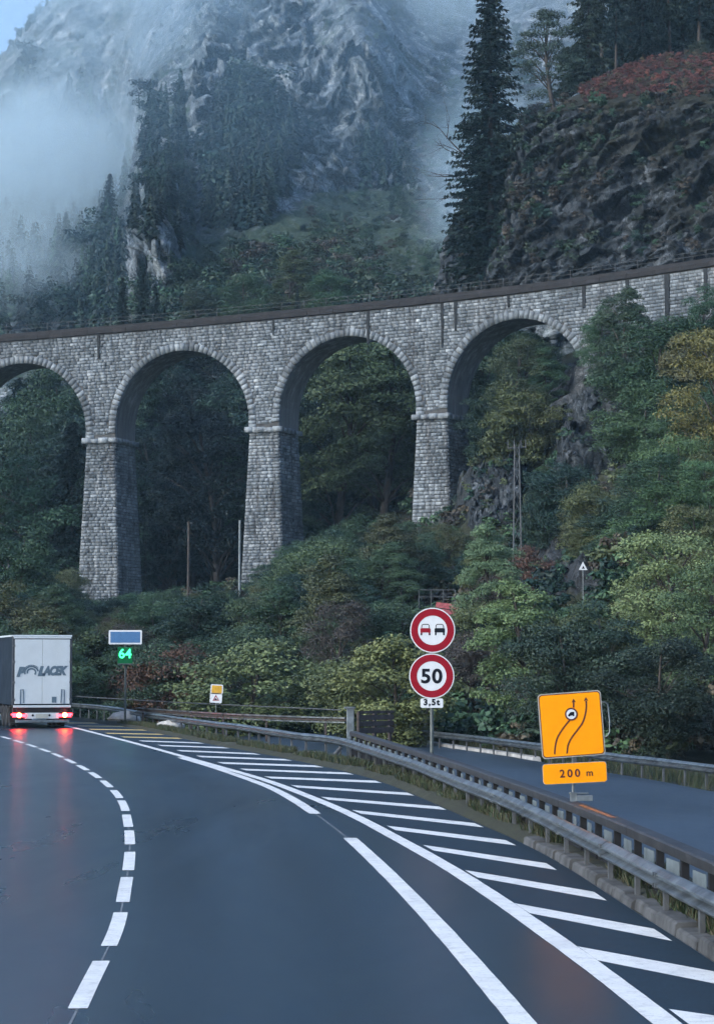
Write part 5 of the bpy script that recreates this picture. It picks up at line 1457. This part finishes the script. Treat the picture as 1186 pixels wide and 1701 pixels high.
# ------------------------------------------------------------------ speed display
Yd = 112.0; k_ = Yd / 3900.0
bd = P(208, 1175, Yd)
sd_ = tag(empty('speed_display', (bd[0], Yd, -0.4)), 'blue panel above a green lit 64 speed display on a post', 'speed display')
M['blue'] = plain('blue_sign_film', (0.045, 0.14, 0.30), 0.45, 0, 0.12)
M['led'] = plain('green_leds', (0.1, 0.9, 0.4), 0.5, 0, 0.05, emit=((0.03, 1.0, 0.30), 1.1))
M['led_panel'] = plain('green_glow_panel', (0.008, 0.12, 0.045), 0.5, 0, 0.1, spec=0.1)  # green brightened in the base colour to stand for the panel's glow
zz = lambda py_: P(208, py_, Yd)[2] + 0.4
MB().tube([(0, 0.12, 0), (0, 0.12, zz(1060))], 0.055, 8).build('post', M['pole'], sd_)
bp_ = MB().prism(sh(rrect(55 * k_, 23.5 * k_, 0.05), 0, zz(1058.5)), 0, 0.05).build('blue_panel', M['white'], sd_)
MB().prism(sh(rrect(55 * k_ - 0.16, 23.5 * k_ - 0.15, 0.02), 0, zz(1058.5)), -0.006, -0.001).build('blue_face', M['blue'], bp_)
lb = MB().box((0, 0.06, zz(1089.5)), (25 * k_, 0.16, 29 * k_)).build('display_box', M['led_panel'], sd_, None, 0.02)
letters('64', 0.62, M['led'], lb, (0.0, -0.03, zz(1085.5)), name='lit_digits', weight=0.012)
MB().box((0, -0.03, zz(1103)), (25.5 * k_, 0.03, 0.05)).build('lower_edge', M['galv_dull'], lb)

# ------------------------------------------------------------------ small yellow and white sign
Yq = 98.0; k_ = Yq / 3900.0; bq = P(359, 1170, Yq)
sq = tag(empty('small_sign', (bq[0], Yq, -0.6)), 'small tilted yellow plate over white warning-triangle plate behind guardrail', 'road sign')
c = P(360.5, 1145, Yq)[2] + 0.6; c2_ = P(359, 1159.5, Yq)[2] + 0.6
M['yellow_dull'] = plain('yellow_plate', (0.55, 0.30, 0.02), 0.5, 0, 0.15)
MB().tube([(0, 0.05, 0), (0, 0.05, c)], 0.03, 6).build('post', M['pole'], sq)
a = MB().prism(sh(rrect(20.5 * k_, 16 * k_, 0.05), 0.035, c, 1, R(-3)), 0, 0.02).build('yellow_plate', M['white'], sq)
MB().prism(sh(rrect(17 * k_, 12.5 * k_, 0.03), 0.035, c, 1, R(-3)), -0.005, -0.001).build('yellow_face', M['yellow_dull'], a)
a = MB().prism(sh(rrect(20 * k_, 16 * k_, 0.04), 0.0, c2_, 1, R(-4)), 0, 0.02).build('white_plate', M['white'], sq)
MB().prism(sh([(0, 0.13), (-0.14, -0.11), (0.14, -0.11)], 0.0, c2_), -0.005, -0.001).build('warning_triangle', M['red'], a)
MB().prism(sh([(0, 0.06), (-0.09, -0.085), (0.09, -0.085)], 0.0, c2_), -0.009, -0.006).build('triangle_face', M['white'], a)
MB().prism(sh([(-0.06, -0.08), (-0.05, -0.03), (-0.01, 0.0), (0.03, -0.03), (0.06, -0.08)], 0.0, c2_), -0.013, -0.010).build('triangle_symbol', M['black_paint'], a)

# ------------------------------------------------------------------ lorry
gp = G(70, 1209.5)
tk = tag(empty('lorry', (gp[0], gp[1], 0), R(15.5)), 'lorry with pale rear doors and lit red tail lights driving away', 'lorry')
M['door'] = plain('pale_door_paint', (0.50, 0.55, 0.58), 0.45, 0, 0.06, 1.2)
M['curtain'] = plain('dark_blue_curtain', (0.014, 0.022, 0.034), 0.7, 0, 0.3, 0.8, spec=0.1)
M['frame_dark'] = plain('dark_frame_paint', (0.04, 0.045, 0.055), 0.5, 0.2, 0.2)
M['tail'] = plain('tail_light', (0.6, 0.02, 0.02), 0.3, 0, 0.02, emit=((1.0, 0.012, 0.02), 16.0))
M['tail_hot'] = plain('brake_light', (0.8, 0.3, 0.1), 0.3, 0, 0.02, emit=((1.0, 0.10, 0.03), 40.0))
M['logo'] = plain('blue_grey_lettering', (0.085, 0.13, 0.17), 0.5, 0, 0.15)
M['plate_y'] = plain('number_plate', (0.35, 0.36, 0.33), 0.5, 0, 0.1)
Wd, Ht, Lg = 2.62, 4.06, 13.4
MB().box((0, Lg / 2 + 0.06, (0.98 + Ht) / 2), (Wd - 0.06, Lg, Ht - 1.0)).build('body', M['curtain'], tk, None, 0.03)
roof = MB().box((0, Lg / 2, Ht - 0.03), (Wd, Lg + 0.1, 0.08)).build('roof', M['door'], tk, None, 0.02)
fr = MB()
for x in (-1, 1): fr.box((x * (Wd / 2 - 0.05), 0.03, (0.98 + Ht) / 2), (0.11, 0.14, Ht - 1.0))
fr.box((0, 0.03, Ht - 0.10), (Wd, 0.14, 0.12)).build('rear_frame', M['frame_dark'], tk, None, 0.012)
for sgn in (-1, 1):
    dr = MB().box((sgn * 0.605, -0.045, (1.06 + Ht - 0.18) / 2), (1.20, 0.05, Ht - 1.24)).build('rear_door', M['door'], tk, None, 0.012)
    hb = MB()
    hb.tube([(sgn * 0.96, -0.085, 1.05), (sgn * 0.96, -0.085, 1.68), (sgn * 0.84, -0.085, 1.70), (sgn * 0.82, -0.085, 1.1)], 0.02, 6)
    hb.build('lock_bar', M['logo'], dr)
    for z in (1.25, 2.0, 2.9, 3.6):
        MB().box((sgn * (Wd / 2 - 0.07), -0.06, z), (0.10, 0.05, 0.09)).build('hinge', M['galv_dull'], dr)
MB().box((0.52, -0.078, 1.24), (0.2, 0.014, 0.26)).build('document_box', M['logo'], tk)
MB().box((0, -0.06, Ht - 0.11), (Wd - 0.1, 0.06, 0.07)).build('top_rail', M['door'], tk, None, 0.01)
MB().box((0, -0.05, 0.95), (Wd - 0.1, 0.1, 0.10)).build('sill_rail', M['door'], tk, None, 0.012)
# lettering across the doors
zl = 2.46
lg = letters('P', 0.52, M['logo'], tk, (-0.93, -0.078, zl), weight=0.045, shear=0.3, extrude=0.004)
letters('L', 0.52, M['logo'], tk, (-0.04, -0.078, zl + 0.03), weight=0.045, shear=0.3, extrude=0.004)
letters('ACEK', 0.50, M['logo'], tk, (0.56, -0.078, zl + 0.05), weight=0.04, shear=0.3, extrude=0.004, spacing=0.92, squeeze=0.78)
for r0, r1, a0, a1 in ((0.22, 0.29, 10, 200), (0.12, 0.19, -40, 200), (0.30, 0.33, 40, 150)):
    mb = MB(); strip_mesh(mb, [(-0.48 + (r0 + r1) / 2 * math.cos(R(q)) * 1.15, zl - 0.02 + (r0 + r1) / 2 * math.sin(R(q))) for q in np.linspace(a0, a1, 26)], r1 - r0, -0.082, -0.074); mb.build('logo_ring', M['logo'], tk)
# chassis, bumper, lights
MB().box((0, 3.0, 0.74), (2.2, 6.0, 0.3)).box((0, 0.25, 0.70), (2.5, 0.3, 0.38)).build('chassis', M['black'], tk)
bmp = MB().box((0.02, -0.02, 0.30), (2.36, 0.1, 0.13)).build('bumper_bar', M['galv'], tk, None, 0.02)
MB().box((0.0, 0.0, 0.54), (1.5, 0.06, 0.26)).build('light_panel', M['door'], tk, None, 0.01)
MB().box((0.0, -0.045, 0.53), (0.55, 0.02, 0.18)).build('number_plate', M['plate_y'], tk)
for x in (-0.40, 0.33): MB().prism(sh(disc(0.05, 16), x, 0.56), -0.05, -0.032).build('hook', M['black'], tk)
for sgn in (-1, 1):
    hs = MB().box((sgn * 1.0, -0.0, 0.56), (0.52, 0.1, 0.2)).build('lamp_housing', M['black'], tk, None, 0.02)
    MB().prism(sh(disc(0.105, 20), sgn * 1.0, 0.57), -0.07, -0.052).build('brake_lamp', M['tail_hot'], hs)
    MB().box((sgn * 1.19, -0.06, 0.57), (0.18, 0.02, 0.17)).build('tail_lamp', M['tail'], hs)
    MB().box((sgn * 0.80, -0.06, 0.55), (0.17, 0.02, 0.13)).build('tail_lamp', M['tail'], hs)
    MB().prism(sh(disc(0.04, 16), sgn * 1.30, 0.60), -0.08, 0.0).build('marker_lamp', M['tail'], hs)
for y in (1.6, 2.9, 4.2):
    for sgn in (-1, 1):
        w = MB(); n = 28; xs = [(-0.19, 0.40), (-0.17, 0.49), (0.17, 0.49), (0.19, 0.40), (0.10, 0.26), (-0.10, 0.26)]; v = []; f = []
        for k in range(n):
            a = 2 * math.pi * k / n
            for x, r_ in xs: v.append((sgn * 1.03 + x, y + r_ * math.cos(a), 0.495 + r_ * math.sin(a)))
        for k in range(n):
            for q in range(6): f.append((k * 6 + q, k * 6 + (q + 1) % 6, ((k + 1) % n) * 6 + (q + 1) % 6, ((k + 1) % n) * 6 + q))
        wh = w.add(v, f).build('wheel', M['black'], tk, None, 0, True)
        MB().tube([(sgn * 0.9, y, 0.495), (sgn * 1.15, y, 0.495)], 0.26, 20).build('rim', M['galv_dull'], wh)
for sgn in (-1, 1): MB().box((sgn * 1.03, 1.02, 0.55), (0.5, 0.02, 0.7)).build('mud_flap', M['black'], tk)
MB().box((0, Lg + 1.6, 1.95), (2.5, 2.2, 3.2)).build('cab', M['curtain'], tk, None, 0.12)
MB().box((0, Lg + 0.2, 0.7), (1.1, 5.0, 0.3)).build('tractor_chassis', M['black'], tk)
for y in (Lg - 0.8, Lg + 2.0):
    for sgn in (-1, 1): MB().tube([(sgn * 0.85, y, 0.5), (sgn * 1.22, y, 0.5)], 0.5, 24).build('wheel', M['black'], tk)

# ------------------------------------------------------------------ lattice mast, poles, small things on the slope
Ym = 172.0; bm_ = P(859, 925, Ym); zt_ = P(858, 738, Ym)[2]; zb_ = float(hz(bm_[0], Ym)) - 0.3
ma = tag(empty('lattice_mast', (bm_[0], Ym, zb_)), 'slim grey steel lattice mast on the slope below the right arch', 'mast'); Hm = zt_ - zb_
M['mast'] = plain('mast_steel', (0.075, 0.082, 0.088), 0.7, 0.0, 0.2)
for sx in (-1, 1):
    for sy in (-1, 1): MB().tube([(sx * 0.36, sy * 0.36, 0), (sx * 0.16, sy * 0.16, Hm)], 0.035, 5).build('leg', M['mast'], ma)
lt = MB(); n = 12
for i in range(n):
    z0_, z1_ = Hm * i / n, Hm * (i + 1) / n; w0, w1 = 0.36 - 0.2 * i / n, 0.36 - 0.2 * (i + 1) / n
    for q in range(4):
        c_ = [(-1, -1), (1, -1), (1, 1), (-1, 1)]; a_, b_ = c_[q], c_[(q + 1) % 4]
        if i % 2: a_, b_ = b_, a_
        lt.tube([(a_[0] * w0, a_[1] * w0, z0_), (b_[0] * w1, b_[1] * w1, z1_)], 0.020, 4, False)
lt.build('bracing', M['mast'], ma)
MB().tube([(-0.7, 0, Hm - 0.3), (0.7, 0, Hm - 0.2)], 0.05, 6).build('crossarm', M['mast'], ma)
for x in (-0.65, -0.2, 0.3, 0.65): MB().tube([(x, 0, Hm - 0.3), (x, 0, Hm + 0.35)], [0.05, 0.03], 8).build('insulator', M['galv_dull'], ma)
for (x, yt, Y, r_, m_, lab) in ((313, 866, 215, 0.13, 'bark', 'brown wooden pole under the second arch'), (398, 864, 215, 0.13, 'plate', 'pale grey concrete pole at the foot of the second pier'), (14, 905, 215, 0.09, 'concrete', 'thin pole among bushes at the left edge')):
    q = P(x, 985, Y); z0_ = float(hz(q[0], Y)) - 0.2; zt_ = P(x, yt, Y)[2]
    po = tag(empty('utility_pole', (q[0], Y, z0_)), lab, 'pole')
    MB().tube([(0, 0, 0), (0.02, 0, zt_ - z0_)], [r_, r_ * 0.75], 8).build('shaft', M[m_], po)
    if x < 390: MB().box((0.1, 0, zt_ - z0_ - 0.15), (0.5, 0.1, 0.1)).build('bracket', M['galv_dull'], po)
Yt = 134.0; q = P(968, 965, Yt); z0_ = min(float(hz(q[0], Yt)), q[2]); h1 = P(968, 941, Yt)[2] - z0_
ws = tag(empty('warning_sign', (q[0], Yt, z0_)), 'small white triangular warning sign in the brown clearing on the slope', 'road sign')
MB().tube([(0, 0.03, 0), (0, 0.03, h1)], 0.03, 6).build('post', M['galv'], ws)
tp_ = MB().prism([(0, h1 + 0.28), (-0.25, h1 - 0.2), (0.25, h1 - 0.2)], 0, 0.02).build('triangle_plate', M['white'], ws)
MB().prism([(0.02, h1 + 0.05), (-0.07, h1 - 0.13), (0.1, h1 - 0.13)], -0.006, -0.001).build('symbol', M['black_paint'], ws)
Yr = 158.0; q0 = P(696, 1003, Yr); q1 = P(756, 1001, Yr)
z0_ = q0[2]; ra = tag(empty('pipe_railing', (q0[0], Yr, z0_)), 'short grey pipe railing above the no-overtaking sign', 'railing')
Lr = q1[0] - q0[0]; hr = P(700, 980, Yr)[2] - z0_
for i in range(4): MB().tube([(Lr * i / 3, 0, -3.0), (Lr * i / 3, 0, hr)], 0.035, 6).build('post', M['galv_dull'], ra)
for z in (hr, hr * 0.5): MB().tube([(0, 0, z), (Lr, 0, z)], 0.03, 6).build('bar', M['galv_dull'], ra)
Yr = 150.0; q0 = P(738, 1012, Yr); M['red_faded'] = plain('faded_red_paint', (0.42, 0.10, 0.11), 0.6, 0, 0.3, 4)
rb = tag(empty('red_barrier', (q0[0], Yr, float(hz(q0[0], Yr)))), 'faded red board barrier partly hidden behind the no-overtaking sign', 'barrier'); hb_ = q0[2] - float(hz(q0[0], Yr))
for z in (0.0, 0.42): MB().box((0.2 + z * 0.4, 0, hb_ + 0.2 - z), (1.5, 0.05, 0.34), (0, 0.12, 0)).build('board', M['red_faded'], rb)
for x in (-0.35, 0.7): MB().box((x, 0.05, hb_ / 2), (0.08, 0.08, hb_ + 0.6)).build('post', M['galv_dull'], rb)
# pale lumps by the guardrail posts
def boulder(px_, py_, r_, seed, lab, m_):
    q = G(px_, py_, 0.0); bm = bmesh.new(); bmesh.ops.create_icosphere(bm, subdivisions=3, radius=1.0)
    co = np.array([v.co[:] for v in bm.verts]); n_ = fbm(co * 1.5 + seed, 3, seed)
    for v, k in zip(bm.verts, n_): v.co = v.co * (1 + 0.35 * k); v.co.x *= r_ * 1.5; v.co.y *= r_; v.co.z *= r_ * 0.75
    me = bpy.data.meshes.new('boulder'); bm.to_mesh(me); bm.free(); o = link('boulder', me, m_); o.location = (q[0], q[1], r_ * 0.3); tag(o, lab, 'boulder')
boulder(283, 1212, 0.42, 2, 'white lump under the guardrail beyond the yellow stripes', M['concrete_pale'])
boulder(208, 1199, 0.5, 5, 'grey boulder behind the guardrail posts near the lorry', M['concrete_pale'])
# ------------------------------------------------------------------ haze and drifting mist
t = NT('haze_air')
t.n.remove(t.b)
pv = t.node('ShaderNodeVolumePrincipled', Color=(0.50, 0.78, 1.0), Density=0.00013, Anisotropy=0.0)
t.l.new(pv.outputs[0], t.n['Material Output'].inputs['Volume'])
hb_ = MB().box((0, 520, 150), (1100, 1200, 308)).build('haze', t.m)
tag(hb_, 'thin blue haze filling the valley air', 'haze', None, 'stuff')

def mist(label, c, size, dens, nscale, seed, thr=0.42, rot=0.0, col=(0.66, 0.87, 1.0), soft=0.16):
    t = NT('mist_volume'); t.n.remove(t.b)
    oc = t.coord('Object')
    ln = t.node('ShaderNodeVectorMath', _operation='LENGTH'); t.l.new(oc, ln.inputs[0])
    fall = t.node('ShaderNodeMapRange', _interpolation_type='SMOOTHSTEP'); pass
    fall.inputs[1].default_value = 0.98; fall.inputs[2].default_value = 0.25; fall.inputs[3].default_value = 0.0; fall.inputs[4].default_value = 1.0
    mp = t.node('ShaderNodeMapping'); t.l.new(t.world(), mp.inputs['Vector']); mp.inputs['Location'].default_value = (seed * 13.1, seed * 7.7, seed * 3.3)
    nz = t.noise(mp.outputs[0], nscale, 6, 0.6, 1.2)
    nb_ = t.noise(mp.outputs[0], nscale * 0.6, 3, 0.6, 0.3)
    t.l.new(t.math('ADD', ln.outputs['Value'], t.math('MULTIPLY', t.math('SUBTRACT', nb_, 0.5), 1.1)), fall.inputs[0])
    body = t.node('ShaderNodeMapRange'); t.l.new(nz, body.inputs[0]); body.inputs[1].default_value = thr - soft * 0.6; body.inputs[2].default_value = thr + soft
    dn_ = t.math('MULTIPLY', t.math('MULTIPLY', body.outputs[0], fall.outputs[0]), dens)
    pv = t.node('ShaderNodeVolumePrincipled', Color=col, Anisotropy=0.0); t.l.new(dn_, pv.inputs['Density'])
    t.l.new(pv.outputs[0], t.n['Material Output'].inputs['Volume'])
    bm = bmesh.new(); bmesh.ops.create_icosphere(bm, subdivisions=3, radius=1.0); me = bpy.data.meshes.new('mist'); bm.to_mesh(me); bm.free()
    o = link('mist', me, t.m); o.location = c; o.scale = size; o.rotation_euler = (0, rot, 0)
    tag(o, label, 'mist', 'drifting mist', 'stuff')
def mist_at(label, px0, px1, py0, py1, Y, dy, *a, **k):
    c = P((px0 + px1) / 2, (py0 + py1) / 2, Y); s = Y / 3900.0
    mist(label, tuple(c), ((px1 - px0) / 2 * s, dy, (py1 - py0) / 2 * s), *a, **k)
mist_at('dense white mist bank in the left gully', -280, 330, 70, 540, 530, 58, 0.10, 0.027, 1, thr=0.46, col=(0.72, 0.90, 1.0), soft=0.11)
mist_at('thin mist low over the wood at left', -200, 250, 330, 620, 490, 50, 0.034, 0.05, 2, thr=0.45, col=(0.72, 0.9, 1.0), soft=0.12)
mist_at('thin veil of mist over the upper left slope', -160, 520, -220, 300, 560, 60, 0.020, 0.04, 3, thr=0.47, soft=0.12)
mist_at('mist cloud across the upper middle cliffs', 440, 1150, -300, 120, 450, 45, 0.045, 0.034, 4, thr=0.48, col=(0.72, 0.9, 1.0), soft=0.13)
mist_at('mist trailing down the gully left of the tallest spruce', 660, 940, 40, 620, 395, 34, 0.034, 0.055, 5, thr=0.46, soft=0.13)
mist_at('faint blue haze veil before the mountain face', -500, 1300, -500, 640, 420, 42, 0.0030, 0.02, 6, thr=0.30, col=(0.45, 0.74, 1.0))
